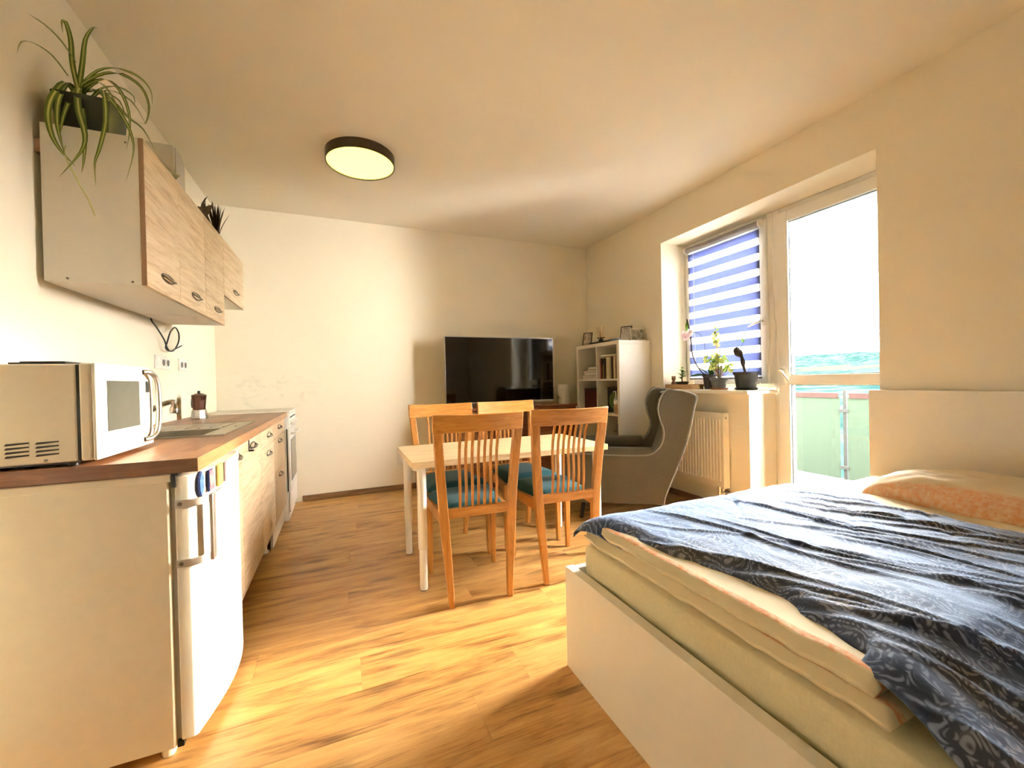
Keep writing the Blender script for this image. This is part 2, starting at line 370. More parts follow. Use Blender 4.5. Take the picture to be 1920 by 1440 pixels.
WALL = (.92,.835,.66)
M = dict(
  wall=make_paint('cream_wall_paint', WALL), wall_b=make_paint('scuffed_wall_paint', WALL, True), ceil=make_paint('ceiling_paint', (.92,.85,.70)),
  floor=make_floor_mat(), subfloor=plain('subfloor', (.2,.12,.06), .9),
  base=wood('baseboard_oak', [(.10,.05,.022),(.21,.11,.05),(.30,.17,.085)], 'x', 2, .4),
  basey=wood('baseboard_oak_y', [(.10,.05,.022),(.21,.11,.05),(.30,.17,.085)], 'y', 2, .4),
  white=plain('white_lacquer', (.86,.80,.68), .35, var=.01), whitep=plain('white_plastic', (.88,.83,.73), .35, var=.01),
  carcass=plain('white_melamine', (.94,.91,.83), .4, var=.01), enamel=plain('white_enamel', (.90,.86,.78), .3, var=.01), fridge_side=plain('textured_white_steel', (.80,.72,.58), .45, var=.02, bmp=.15, bscale=600),
  pvc=plain('white_pvc', (.86,.84,.78), .35, var=.01), radi=plain('radiator_enamel', (.87,.80,.66), .35, var=.01),
  sonoma=wood('sonoma_oak', [(.42,.27,.145),(.60,.43,.26),(.70,.54,.36),(.76,.62,.44)], 'y', 1.6, .45, rand=True),
  sonoma_x=wood('sonoma_oak_vertical', [(.45,.30,.16),(.60,.43,.26),(.70,.54,.35)], 'z', 1.6, .45, rand=True),
  edge=plain('chipboard_edge', (.36,.21,.12), .7, var=.15, nscale=200), worktop=make_worktop(),
  table=wood('pale_oak_foil', [(.55,.38,.20),(.70,.53,.30),(.80,.64,.40)], 'x', 1.4, .4, stretch=18),
  beech=wood('orange_beech', [(.36,.135,.022),(.50,.21,.042),(.60,.28,.065)], 'z', 2.4, .38, stretch=10, rand=True),
  beechx=wood('orange_beech_rail', [(.36,.135,.022),(.50,.21,.042),(.60,.28,.065)], 'x', 2.4, .38, stretch=10, rand=True),
  teal=make_fabric('teal_seat_fabric', (.006,.062,.072), .3, 260, .85, .08),
  grey=make_fabric('grey_wool', (.098,.083,.059), .22, 420), piping=make_fabric('grey_piping', (.20,.175,.13), .12, 420),
  mattress=make_fabric('mattress_sheet', (.66,.58,.36), .06, 200, .85, .2),
  duvet=make_bedlinen('duvet_cotton', (.80,.68,.44), (.75,.30,.12), 0, [.866], [.010]),
  pillow=make_bedlinen('pillow_cotton', (.78,.62,.38), (.74,.34,.16), 0, [2.085, 2.74], [.062, .05]),
  paisley=make_paisley(),
  black=plain('black_plastic', (.012,.011,.010), .35, var=.1), blackm=plain('matt_black', (.02,.018,.016), .7), screen=plain('tv_screen_glass', (.006,.003,.003), .06, var=0, spec=.6),
  silver=plain('brushed_silver', (.6,.58,.54), .3, 1, .04), chrome=plain('chrome', (.75,.73,.7), .12, 1, .02), steel=plain('stainless_steel', (.55,.53,.48), .28, 1, .05),
  pewter=plain('aged_pewter', (.22,.19,.15), .4, .9, .2, 120), bracket=plain('handle_steel', (.55,.5,.45), .35, .8, .03),
  sideb=wood('cherry_veneer', [(.14,.042,.018),(.24,.085,.035),(.32,.13,.055)], 'x', 2, .35), copper=plain('copper_pot', (.11,.05,.035), .25, .85, .05),
  lamp_rim=plain('bronze_rim', (.045,.028,.014), .4, .3), lamp_glow=make_emit('lamp_diffuser', (1.0,.82,.10), 1.2),
  darkpot=plain('dark_green_pot', (.012,.02,.012), .3), leaf=None, soil=plain('potting_soil', (.035,.022,.014), .95, var=.4, nscale=120),
  charcoal=plain('charcoal_pot', (.035,.036,.038), .5), greypot=plain('grey_pot', (.16,.16,.155), .5), terra=plain('terracotta', (.36,.14,.07), .7),
  traywood=wood('tray_wood', [(.30,.15,.055),(.45,.25,.10),(.55,.33,.15)], 'y', 3, .5), stem=plain('brown_stem', (.05,.035,.025), .8), orchidstem=plain('orchid_stem', (.10,.13,.05), .5),
  glass=make_glass(), mwglass=plain('microwave_window', (.075,.072,.058), .4, var=.05, spec=.25), ovenglass=plain('oven_glass', (.33,.30,.25), .12, var=.03),
  sheer=make_sheer('sheer_voile', (.95,.95,.97), .32, .8), band=make_sheer('blue_blind_band', (.235,.265,.44), 0, .6), cassette=plain('blind_cassette_fabric', (.25,.235,.22), .7, bmp=.1),
  balcony=plain('balcony_tiles', (.10,.095,.085), 1, spec=0), railred=plain('rail_red_brown', (.019,.0115,.0115), 1, spec=0), railmetal=plain('galvanised_post', (.016,.017,.0175), 1, spec=0),
  green=make_sheer('green_balcony_mesh', (.033,.046,.037), .006, .5),
  cable=plain('black_cable', (.01,.01,.012), .4), socket_hole=plain('socket_hole', (.12,.11,.10), .6),
  towel=plain('paper_white', (.85,.80,.70), .9, bmp=.3, bscale=90),
)

# ------------------------------------------------------------------ room shell
XL, XR, YB, YN, ZC = -1.01, 2.88, 4.37, -1.30, 2.722
floor_o = struct('floor', MB().box(XL-.15, XR+.42, YN-.15, YB+.15, -.08, -.012), M['subfloor'])
full = bpy.data.meshes.new('plank_mesh')
PW, PL, GAP = .193, 1.28, .0006
def plank_mb(l, w): return MB().box(0, l-GAP, 0, w-GAP, -.010, 0)
mbf = plank_mb(PL, PW); full.from_pydata(mbf.v, [], mbf.f); full.materials.append(M['floor'])
offs = {0: .05, 1: -.33, 3: .015, 6: .036, -1: .625, 2: .60, 4: -.55, 5: .42}
k = int((YN-1.57)//PW)
while 1.57+k*PW < YB:
    y0 = max(YN, 1.57+k*PW); y1 = min(YB, 1.57+(k+1)*PW)
    off = offs.get(k, (k*.437) % 1.28)
    x = off - 3*PL
    while x < XR:
        a, b = max(x, XL), min(x+PL, XR+(.30 if 1.36 < y0 and y1 < 2.2 else 0))
        if b-a > .02:
            if abs(b-a-PL) < 1e-6 and abs(y1-y0-PW) < 1e-6: me = full
            else:
                mm = plank_mb(b-a, y1-y0); me = bpy.data.meshes.new('plank_cut'); me.from_pydata(mm.v, [], mm.f); me.materials.append(M['floor'])
            p = bpy.data.objects.new('plank', me); COL.objects.link(p); p.location = (a, y0, 0); p.parent = floor_o
        x += PL
    k += 1
struct('ceiling', MB().box(XL-.15, XR+.42, YN-.15, YB+.15, ZC, ZC+.15), M['ceil'])
struct('wall_left', MB().box(XL-.15, XL, YN-.15, YB+.15, 0, ZC), M['wall'])
struct('wall_back', MB().box(XL, XR+.42, YB, YB+.15, 0, ZC), M['wall_b'])
struct('wall_near', MB().box(XL, XR+.42, YN-.15, YN, 0, ZC), M['wall'])
OY0, OY1, OZ = 1.365, 3.085, 2.39; SILLW = 2.19; XW = XR+.42
struct('wall_right', MB().box(XR, XW, YN, OY0, 0, ZC).box(XR, XW, OY1, YB, 0, ZC).box(XR, XW, OY0, OY1, OZ, ZC).box(XR, XW, SILLW, OY1, 0, .955), M['wall'])
struct('baseboard_back', MB().box(-.35, XR, YB-.016, YB, 0, .055), M['base'], bevel=.004)
struct('baseboard_right', MB().box(XR-.016, XR, SILLW, YB-.016, 0, .055), M['basey'], bevel=.004)
struct('baseboard_left', MB().box(XL, XL+.016, YN, 1.5, 0, .055), M['basey'], bevel=.004)

# ------------------------------------------------------------------ window and balcony door
FX = 3.17; FD = .07
def ring(mb, x0, x1, y0, y1, z0, z1, w, wb=None):
    wb = wb or w
    mb.box(x0, x1, y0, y0+w, z0, z1).box(x0, x1, y1-w, y1, z0, z1).box(x0, x1, y0+w, y1-w, z1-w, z1).box(x0, x1, y0+w, y1-w, z0, z0+wb); return mb
win = struct_root('window_1', (FX, 2.64, .985))
obj('window_frame', ring(MB(), FX+.01, FX+.08, SILLW+.002, OY1-.001, .986, OZ-.001, .05), M['pvc'], win, .004, world=True)
obj('window_sash', ring(MB(), FX-.012, FX+.06, SILLW+.042, OY1-.04, 1.026, OZ-.04, .068), M['pvc'], win, .006, world=True)
obj('pane', MB().box(FX+.02, FX+.026, SILLW+.112, OY1-.11, 1.096, OZ-.11), M['glass'], win, world=True)
hd = obj('window_handle', MB().box(FX-.024, FX-.012, 2.245, 2.272, 1.50, 1.565).cyl((FX-.05, 2.258, 1.535), .009, .03, 12, 'x').tube([(FX-.05,2.258,1.535),(FX-.052,2.30,1.523),(FX-.052,2.37,1.50)], [.010,.010,.008], 10), M['pvc'], win, .002, world=True)
obj('sill', MB().box(2.815, 3.16, SILLW-.035, OY1+.03 if False else OY1-.001, .957, .986), M['white'], win, .006, world=True)
door = struct_root('door_1', (FX, 1.78, 0))
obj('door_frame', ring(MB(), FX+.01, FX+.08, OY0+.001, SILLW-.002, .0, OZ-.001, .05), M['pvc'], door, .004, world=True)
DY0, DY1 = OY0+.04, SILLW-.04
ds = MB(); ring(ds, FX-.012, FX+.06, DY0, DY1, .03, OZ-.04, .085, .10); ds.box(FX-.012, FX+.06, DY0+.085, DY1-.085, 1.022, 1.098)
obj('door_sash', ds, M['pvc'], door, .006, world=True)
obj('pane', MB().box(FX+.02, FX+.026, DY0+.085, DY1-.085, 1.098, OZ-.125), M['glass'], door, world=True)
obj('pane', MB().box(FX+.02, FX+.026, DY0+.085, DY1-.085, .13, 1.022), M['glass'], door, world=True)
gs = MB()
for z0, z1 in ((1.098, OZ-.125), (.13, 1.022)): ring(gs, FX+.012, FX+.034, DY0+.083, DY1-.083, z0-.002, z1+.002, .006)
obj('glazing_gasket', gs, plain('grey_gasket', (.20,.21,.23), .6), door, world=True)
obj('door_handle', MB().box(FX-.026, FX-.012, 2.095, 2.122, 1.02, 1.165).cyl((FX-.058, 2.108, 1.13), .009, .04, 12, 'x').tube([(FX-.058,2.108,1.13),(FX-.062,2.10,1.128),(FX-.062,2.07,1.09),(FX-.062,2.035,1.045)], [.011,.012,.011,.009], 10), M['whitep'], door, .002, world=True)

# zebra blind
bl = thing('zebra_blind', 'blue and white zebra roller blind hanging over the window', 'blind', (3.13, 2.63, 2.33))
obj('cassette', MB().lathe([(.001,-.372),(.024,-.37),(.024,.37),(.001,.372)], (3.125, 2.635, 2.315), 20, 'y'), M['cassette'], bl, world=True)
for yy in (2.255, 3.011):
    obj('end_cap', MB().cyl((3.125, yy-.006, 2.315), .031, .012, 20, 'y'), M['whitep'], bl, .003, world=True)
obj('sheer_fabric', MB().box(3.1362, 3.1368, 2.272, 2.996, 1.085, 2.315), M['sheer'], bl, world=True)
for i in range(10):
    zt = 2.275-i*.1235
    obj('fabric_band', MB().box(3.1345, 3.1355, 2.270, 2.998, max(1.085, zt-.066), zt), M['band'], bl, world=True)
obj('bottom_bar', MB().box(3.128, 3.142, 2.268, 3.0, 1.072, 1.088), M['cassette'], bl, .002, world=True)
obj('guide_cord', MB().tube([(3.128,2.93,2.30),(3.128,2.93,1.62),(3.128,2.925,1.20)], .0015, 6), M['whitep'], bl, world=True)

# ------------------------------------------------------------------ outside
slab = struct('balcony_slab', MB().box(XW, 4.85, .2, 4.6, -.2, -.03), M['balcony'])
rail = thing('balcony_railing', 'balcony railing with green mesh screen and red-brown top strip outside the glass door', 'railing', (4.75, 2.5, -.03))
for y in (.545, 1.545, 2.545, 3.545, 4.545):
    po = obj('post', MB().box(4.735, 4.765, y-.015, y+.015, -.03, .93), M['railmetal'], rail, .003, world=True)
    for zc in (.70, .12): obj('clamp', MB().box(4.715, 4.735, y-.045, y+.045, zc, zc+.035), M['railmetal'], po, .003, world=True)
for y in (.545, 1.545, 2.545, 3.545):
    obj('mesh_screen', MB().box(4.722, 4.725, y+.035, y+.965, .02, .86), M['green'], rail, world=True)
    obj('top_strip', MB().box(4.712, 4.734, y+.05, y+.95, .845, .90), M['railred'], rail, .004, world=True)
obj('kick_rail', MB().box(4.70, 4.77, .4, 4.6, -.03, .015), plain('dark_kick_rail', (.06,.05,.045), .6), rail, .004, world=True)

def make_hill():
    m, nt, Nn, L, B = newmat('wooded_hillside')
    v = coords(nt); n2 = noise_node(nt, .035, 4, .7, coords(nt, (.35,1.3,2.5))); n1 = noise_node(nt, .006, 3, .5, coords(nt, (.4,1,1)), .4)
    fo = ramp(nt, n2.outputs['Fac'], [(.40, (.0022,.0062,.0062)), (.60, (.0085,.0140,.0122))]).outputs[0]
    fi = ramp(nt, n2.outputs['Fac'], [(.3, (.0075,.0095,.0065)), (.7, (.0100,.0112,.0085))]).outputs[0]
    sx = Nn.new('ShaderNodeSeparateXYZ'); tc = Nn.new('ShaderNodeTexCoord'); L.new(tc.outputs['Object'], sx.inputs[0])
    z = math_node(nt, 'ADD', sx.outputs[2], math_node(nt, 'MULTIPLY', n1.outputs['Fac'], 26.0))
    mk = ramp(nt, math_node(nt, 'DIVIDE', z, 100.0), [(.210, (0,0,0)), (.225, (1,1,1)), (.290, (1,1,1)), (.305, (0,0,0))]).outputs[0]
    L.new(mixcol(nt, mk, fo, fi), B.inputs['Base Color']); B.inputs['Roughness'].default_value = 1; B.inputs['Specular IOR Level'].default_value = 0
    def h(x, y):
        d = max(0, (x-250)/1400); base = -14 + 78*min(1, d)**1.6*(1+.22*math.sin(y/700-.9))
        base += 9*mnoise.noise(Vector((x/420, y/420, .3)))*min(1, d*2)
        return base+(1.5+5.5*min(1, d))*mnoise.noise(Vector((x/34, y/22, 4)))
    xs = [20+9*i for i in range(26)]+[254+11*i for i in range(136)]
    n = len(xs)-1; mb = MB()
    mb.grid(lambda u, w: (lambda x, y: (x, y, h(x, y)))(xs[round(u*n)], (w-.2)*1.9*(30+xs[round(u*n)]*.95)), n, 170)
    o = struct('hillside', mb, m); o['label'] = 'distant wooded hill and fields beyond the balcony'
make_hill()

# ------------------------------------------------------------------ kitchen: worktop, fridge, base cabinets, cooker
WZ0, WZ1 = .850, .890; WY0, WY1 = 1.505, 3.77
# worktop has a cut-out for the sink bowl
SY0, SY1, SX0, SX1 = 2.14, 2.87, -.93, -.47
BX0, BX1, BY0, BY1 = -.86, -.55, 2.18, 2.50
wt = MB().box(XL, BX0, WY0, WY1, WZ0, WZ1).box(BX1, -.400, WY0, WY1, WZ0, WZ1).box(BX0, BX1, WY0, BY0, WZ0, WZ1).box(BX0, BX1, BY1, WY1, WZ0, WZ1)
wto = obj('worktop', wt, M['worktop'], None, 0)
obj('end_edging', MB().box(XL, -.3992, WY0-.0012, WY0, WZ0, WZ1), wood('dark_edge_oak', [(.10,.032,.012),(.17,.065,.024),(.26,.11,.042)], 'x', 2, .35), wto, 0)
obj('front_edging', MB().box(-.400, -.3992, WY0, WY1, WZ0, WZ1), wood('edge_oak', [(.22,.09,.035),(.34,.16,.068),(.45,.23,.105)], 'y', 2, .35), wto, 0)
tag(wto, 'long brown butcher-block worktop along the left wall', 'worktop')

fr = thing('refrigerator', 'white under-counter fridge with bowed door at the near end of the worktop', 'fridge', (-.70, 1.76, 0))
FY0, FY1 = 1.515, 2.015
obj('body', MB().box(-1.0, -.474, FY0, FY1, .028, .845), M['fridge_side'], fr, .006, world=True)
obj('top_lid', MB().box(-1.0, -.468, FY0-.002, FY1, .822, .847), M['fridge_side'], fr, .004, world=True)
# bowed door
def door_x(y):
    u = (y-FY0)/(FY1-FY0); return -.423+.047*math.sin(PI/2*min(1, u/.62)) if u < .62 else -.376-.020*((u-.62)/.38)**2
def door_profile(n=26):
    pts = [(-.462, FY1-.003), (-.462, FY0+.003), (-.431, FY0+.003), (-.425, FY0+.006)]
    for i in range(n+1):
        y = FY0+.012+(FY1-.012-FY0-.012)*i/n; pts.append((door_x(y), y))
    return pts+[(-.402, FY1-.006), (-.410, FY1-.003)]
fd = obj('fridge_door', MB().prism(door_profile(), 'z', .045, .838), M['enamel'], fr, .004, world=True, angle=50)
obj('door_gasket', MB().box(-.474, -.462, FY0+.008, FY1-.008, .05, .83), plain('grey_seal', (.33,.28,.21), .7), fr, world=True)
obj('hinge_cover', MB().box(-.476, -.452, FY0+.001, FY0+.05, .8395, .850).box(-.470, -.456, FY0-.001, FY0+.02, .805, .842), M['black'], fr, .002, world=True)
obj('lower_hinge', MB().box(-.472, -.455, FY0+.002, FY0+.04, .028, .046), M['black'], fr, .002, world=True)
for (x, y) in ((-.50, FY0+.03), (-.50, FY1-.03), (-.95, FY0+.03), (-.95, FY1-.03)):
    obj('foot', MB().lathe([(.016,0),(.018,.006),(.018,.03)], (x, y, 0), 14), M['whitep'], fr, world=True)
def band_tube(mb, pts, w, t):   # flat strap standing on its edge: height w (z), thickness t
    pts = smooth(pts, 3); m = len(pts); vs_ = []
    for i, p in enumerate(pts):
        tt = (pts[min(i+1,m-1)]-pts[max(i-1,0)]); nn = Vector((tt.y, -tt.x, 0)).normalized()
        vs_ += [p-nn*t+Vector((0,0,-w)), p+nn*t+Vector((0,0,-w)), p+nn*t+Vector((0,0,w)), p-nn*t+Vector((0,0,w))]
    fs_ = [(3,2,1,0), tuple((m-1)*4+k for k in range(4))]
    for i in range(m-1):
        for k in range(4): fs_.append((i*4+k, i*4+(k+1) % 4, (i+1)*4+(k+1) % 4, (i+1)*4+k))
    return mb.add(vs_, fs_)
ha = obj('handle', MB().box(-.384, -.374, 1.546, 1.579, .562, .768), M['bracket'], fr, .002, world=True)
for z in (.755, .576):
    br_ = obj('bracket', band_tube(MB(), [(-.4605, FY0-.001, z), (-.438, FY0-.001, z), (-.410, 1.520, z), (-.384, 1.550, z)], .011, .0022), M['bracket'], ha, world=True)
    obj('bracket_screw', MB().cyl((-.448, FY0-.006, z), .006, .004, 10, 'y'), M['pewter'], ha, world=True)
text_part('brand_lettering', 'Candy', .022, plain('grey_print', (.25,.25,.27), .5), fr, (door_x(1.66)+.001, 1.625, .752), (.14,1,0), (0,0,1))
# magnets on the fridge door
mg = [('blue round magnet with a pale pattern, nearest on the fridge door', [(.02,.05,.30),(.12,.3,.75),(.65,.78,.9)], 1.562, .800, .022, .040, 'round'),
      ('dark-edged pink and turquoise picture magnet on the fridge door', [(.05,.30,.42),(.55,.12,.25),(.75,.55,.5),(.1,.25,.35)], 1.622, .800, .028, .034, 'rect'),
      ('yellow and orange picture magnet on the fridge door', [(.85,.70,.12),(.85,.75,.25),(.75,.32,.05)], 1.683, .803, .027, .036, 'rect'),
      ('pale magnet with violet edge, farthest on the fridge door', [(.8,.76,.75),(.55,.45,.6),(.85,.8,.72)], 1.742, .805, .026, .034, 'rect')]
for i, (lab, cols, y, z, hw, hh, sh) in enumerate(mg):
    x = door_x(y); pm = make_print('magnet_print', [tuple(q*.5 for q in c_) for c_ in cols], 45, i); t = thing('fridge_magnet', lab, 'magnet', (x, y, z-hh), 0, 'magnets on the fridge door')
    if sh == 'round':
        mbk = MB(); mbk.lathe([(.001,.0005),(hw*1.18,.0005),(hw*1.18,.005),(.001,.006)], (0,0,0), 24, 'x'); mbk.v = [(a, b, c*hh/hw/1.18) for a, b, c in mbk.v]
        mbk.v = [(a+x, b+y, c+z) for a, b, c in mbk.v]
    else: mbk = MB().box(x+.0005, x+.005, y-hw, y+hw, z-hh, z+hh)
    obj('backing', mbk, plain('magnet_edge', (.02,.03,.12) if i < 2 else (.45,.36,.5) if i == 3 else (.7,.6,.2), .5), t, world=True)
    fc = MB()
    if sh == 'round':
        fc.lathe([(.001,.0055),(hw*1.0,.0055),(hw*1.0,.0075),(.001,.0078)], (0,0,0), 24, 'x'); fc.v = [(a+x, b+y, c*hh/hw/1.18+z) for a, b, c in fc.v]
    else: fc.box(x+.005, x+.006, y-hw+.003, y+hw-.001, z-hh+.002, z+hh-.002)
    obj('picture', fc, pm, t, world=True)

def handle_part(y, z, x, parent, L=.135, rot=False):
    # oval antique drop handle: base plate + arched pull
    mb = MB()
    pts = [(x+.002, y-L/2, z), (x+.012, y-L/2+.012, z-.004), (x+.017, y, z-.008), (x+.012, y+L/2-.012, z-.004), (x+.002, y+L/2, z)]
    mb.tube(smooth(pts, 4), .0042, 8)
    pl = [(math.cos(a)*L*.52, math.sin(a)*.019) for a in [2*PI*i/20 for i in range(20)]]
    inner = [(p[0]*.88, p[1]*.66) for p in pl]
    n = 20; vs_ = [(x+.0003, y+p[0], z+p[1]) for p in pl]+[(x+.0003, y+p[0], z+p[1]) for p in inner]+[(x+.004, y+p[0]*.97, z+p[1]*.95) for p in pl]+[(x+.004, y+p[0], z+p[1]) for p in inner]
    fs_ = []
    for i in range(n):
        j = (i+1) % n; fs_ += [(i, j, 2*n+j, 2*n+i), (2*n+i, 2*n+j, 3*n+j, 3*n+i), (3*n+i, 3*n+j, n+j, n+i), (n+i, n+j, j, i)]
    mb.add(vs_, fs_)
    return obj('handle', mb, M['pewter'], parent, world=True)

CF = -.437   # carcass front
def front(y0, y1, z0, z1, name, parent, mat='sonoma', xoff=0):
    return obj(name, MB().box(CF+xoff+.001, CF+xoff+.017, y0+.0015, y1-.0015, z0+.0015, z1-.0015), M[mat], parent, .0012, 1, world=True)
def carcass(y0, y1, parent, x0=-.99, z0=.15, z1=.848): return obj('body', MB().box(x0, CF, y0+.001, y1-.001, z0, z1), M['white'], parent, .001, 1, world=True)
def legs(y0, y1, parent):
    for y in (y0+.05, y1-.05):
        for x in (CF-.05, -.93): obj('leg', MB().lathe([(.028,0),(.028,.008),(.018,.02),(.018,.13),(.03,.15)], (x, y, 0), 14), M['whitep'], parent, world=True)
ca = thing('base_cabinet', 'narrow oak-fronted base cabinet next to the fridge', 'cabinet', (-.7, 2.115, 0), 0, 'kitchen base cabinets')
carcass(2.022, 2.205, ca); legs(2.022, 2.205, ca)
d_ = front(2.022, 2.205, .15, .843, 'cabinet_door', ca); handle_part(2.105, .795, CF+.017, d_, .11)
cb = thing('base_cabinet', 'wide oak-fronted sink cabinet with two doors and a drawer front', 'cabinet', (-.7, 2.70, 0), 0, 'kitchen base cabinets')
# hollow carcass so the sink bowl has room
obj('body', MB().box(-.99, CF, 2.207, 2.223, .15, .848).box(-.99, CF, 3.172, 3.188, .15, .848).box(-.99, -.974, 2.223, 3.172, .15, .848).box(-.974, CF, 2.223, 3.172, .15, .166).box(-.974, CF, 2.68, 2.70, .166, .60), M['white'], cb, 0, world=True)
legs(2.206, 3.19, cb)
d_ = front(2.206, 2.69, .15, .843, 'cabinet_door', cb); handle_part(2.46, .80, CF+.017, d_)
d_ = front(2.69, 3.19, .15, .735, 'cabinet_door', cb); handle_part(2.95, .685, CF+.017, d_)
d_ = front(2.69, 3.19, .735, .843, 'drawer_front', cb); handle_part(2.98, .795, CF+.017, d_)
hk = obj('door_hook', MB().box(CF+.0175, CF+.0205, 2.352, 2.372, .79, .842).box(CF+.0175, CF+.040, 2.352, 2.372, .783, .790), M['black'], None, .0015)
tag(hk, 'small black hook hung over the sink cabinet door', 'hook')
cc = thing('base_cabinet', 'oak-fronted cabinet with three drawers beside the cooker', 'cabinet', (-.7, 3.45, 0), 0, 'kitchen base cabinets')
carcass(3.192, 3.765, cc)
for z0, z1, hz in ((.15,.50,.455), (.50,.735,.70), (.735,.843,.80)):
    d_ = front(3.192, 3.72, z0, z1, 'drawer_front', cc, 'sonoma_x'); handle_part(3.46, hz, CF+.017, d_)
obj('end_filler', MB().box(CF+.001, CF+.017, 3.722, 3.766, .15, .843), M['sonoma_x'], cc, .001, 1, world=True)
obj('plinth', MB().box(CF-.02, CF-.004, 3.192, 3.765, .0, .148), M['white'], cc, .001, 1, world=True)

ck = thing('cooker', 'white freestanding cooker with oven door at the far end of the worktop', 'cooker', (-.7, 4.03, 0))
KY0, KY1, KX = 3.785, 4.285, -.385
obj('body', MB().box(-.99, KX-.02, KY0, KY1, .0, .875), M['enamel'], ck, .004, world=True)
obj('hob_top', MB().box(-.99, KX+.004, KY0-.001, KY1+.001, .875, .895), M['enamel'], ck, .006, world=True)
obj('control_panel', MB().box(KX-.02, KX, KY0, KY1, .755, .873), M['enamel'], ck, .003, world=True)
obj('display_strip', MB().box(KX, KX+.002, KY0+.05, KY1-.05, .835, .845), M['blackm'], ck, world=True)
for i in range(5): obj('knob', MB().lathe([(.018,0),(.018,.012),(.014,.026),(.001,.027)], (KX, KY0+.07+i*.09, .795), 16, 'x'), M['whitep'], ck, world=True)
od = obj('oven_door', MB().box(KX-.018, KX, KY0+.004, KY1-.004, .245, .748), M['enamel'], ck, .004, world=True)
obj('oven_window', MB().box(KX, KX+.003, KY0+.07, KY1-.07, .33, .64), M['ovenglass'], od, .001, world=True)
obj('window_border', ring(MB(), KX+.0005, KX+.0035, KY0+.055, KY1-.055, .315, .655, .014), plain('grey_border', (.16,.15,.14), .4), od, world=True)
obj('oven_handle', MB().tube([(KX+.038, KY0+.06, .705), (KX+.038, KY1-.06, .705)], .010, 10).box(KX, KX+.036, KY0+.07, KY0+.085, .697, .713).box(KX, KX+.036, KY1-.085, KY1-.07, .697, .713), M['whitep'], od, .002, world=True)
obj('storage_drawer', MB().box(KX-.018, KX-.001, KY0+.004, KY1-.004, .07, .238), M['enamel'], ck, .004, world=True)
obj('side_seal', MB().box(KX-.024, KX-.017, KY0-.003, KY0+.003, .24, .75), M['black'], ck, world=True)

# sink and tap
sk = thing('kitchen_sink', 'inset stainless sink with ribbed drainer', 'sink', (-.70, 2.5, .89))
rim = MB().box(SX0, BX0+.01, SY0, SY1, .8905, .8935).box(BX1-.01, SX1, SY0, SY1, .8905, .8935).box(BX0+.01, BX1-.01, SY0, BY0+.01, .8905, .8935).box(BX0+.01, BX1-.01, BY1-.01, SY1, .8905, .8935)
obj('rim', rim, M['steel'], sk, .0012, world=True)
obj('rim_edge', ring(MB(), 0,0,0,0,0,0,0) if False else MB().box(SX0, SX0+.006, SY0, SY1, .8936, .8965).box(SX1-.006, SX1, SY0, SY1, .8936, .8965).box(SX0+.006, SX1-.006, SY0, SY0+.006, .8936, .8965).box(SX0+.006, SX1-.006, SY1-.006, SY1, .8936, .8965), M['steel'], sk, .001, world=True)
bw = MB(); t_ = .004; bx0, bx1, by0, by1 = BX0+.006, BX1-.006, BY0+.006, BY1-.006
bw.box(bx0, bx0+t_, by0, by1, .74, .8905).box(bx1-t_, bx1, by0, by1, .74, .8905).box(bx0+t_, bx1-t_, by0, by0+t_, .74, .8905).box(bx0+t_, bx1-t_, by1-t_, by1, .74, .8905).box(bx0+t_, bx1-t_, by0+t_, by1-t_, .74, .745)
obj('bowl', bw, M['steel'], sk, .001, world=True)
for i in range(8):
    x = -.88+i*.053
    obj('drainer_rib', MB().tube([(x, 2.545, .8925), (x, 2.83, .8925)], .0055, 8), M['steel'], sk, world=True)
tp = thing('kitchen_tap', 'chrome kitchen tap with angled spout behind the microwave', 'tap', (-.935, 2.42, .894))
obj('base', MB().lathe([(.026,0),(.026,.006),(.022,.012),(.021,.07),(.017,.08)], (-.905, 2.42, .894), 18), M['chrome'], tp, world=True)
obj('spout', MB().tube(smooth([(-.905,2.42,.955),(-.875,2.43,.968),(-.80,2.465,1.018),(-.765,2.48,1.034),(-.748,2.487,1.034)], 4), .0125, 12), M['chrome'], tp, world=True)
obj('spout_head', MB().lathe([(.010,.012),(.014,.008),(.0145,-.006),(.011,-.012),(.019,-.028),(.021,-.042),(.017,-.052),(.001,-.053)], (-.748, 2.487, 1.032), 16), M['chrome'], tp, world=True)
obj('lever', MB().tube([(-.905,2.42,.972),(-.895,2.44,.988),(-.86,2.50,1.0)], [.012,.009,.006], 10), M['chrome'], tp, world=True)

# moka pot
mk = thing('moka_pot', 'copper-brown moka pot standing at the back of the worktop', 'coffee pot', (-.885, 3.40, .89))
def octa(prof, c, n=10): return MB().lathe(prof, c, n)
obj('boiler', octa([(.048,0),(.050,.006),(.043,.058),(.040,.062)], (-.885,3.40,.89)), M['silver'], mk, sm=False, world=True)
obj('collector', octa([(.038,.063),(.036,.07),(.043,.150),(.044,.156)], (-.885,3.40,.89)), M['copper'], mk, sm=False, world=True)
obj('lid', octa([(.045,.157),(.044,.162),(.020,.172),(.001,.174)], (-.885,3.40,.89)), M['copper'], mk, sm=False, world=True)
obj('lid_knob', MB().lathe([(.006,.172),(.009,.180),(.007,.190),(.001,.192)], (-.885,3.40,.89), 10), M['black'], mk, world=True)
obj('handle', MB().tube(smooth([(-.915,3.432,1.04),(-.935,3.452,1.035),(-.940,3.457,.99),(-.936,3.452,.965)], 3), .007, 8), M['black'], mk, world=True)
obj('pouring_lip', MB().hexa([(-.855,3.362,1.015),(-.848,3.372,1.015),(-.86,3.38,1.015),(-.868,3.37,1.015)], [(-.846,3.35,1.046),(-.838,3.360,1.046),(-.86,3.38,1.046),(-.87,3.37,1.046)]), M['copper'], mk, world=True)

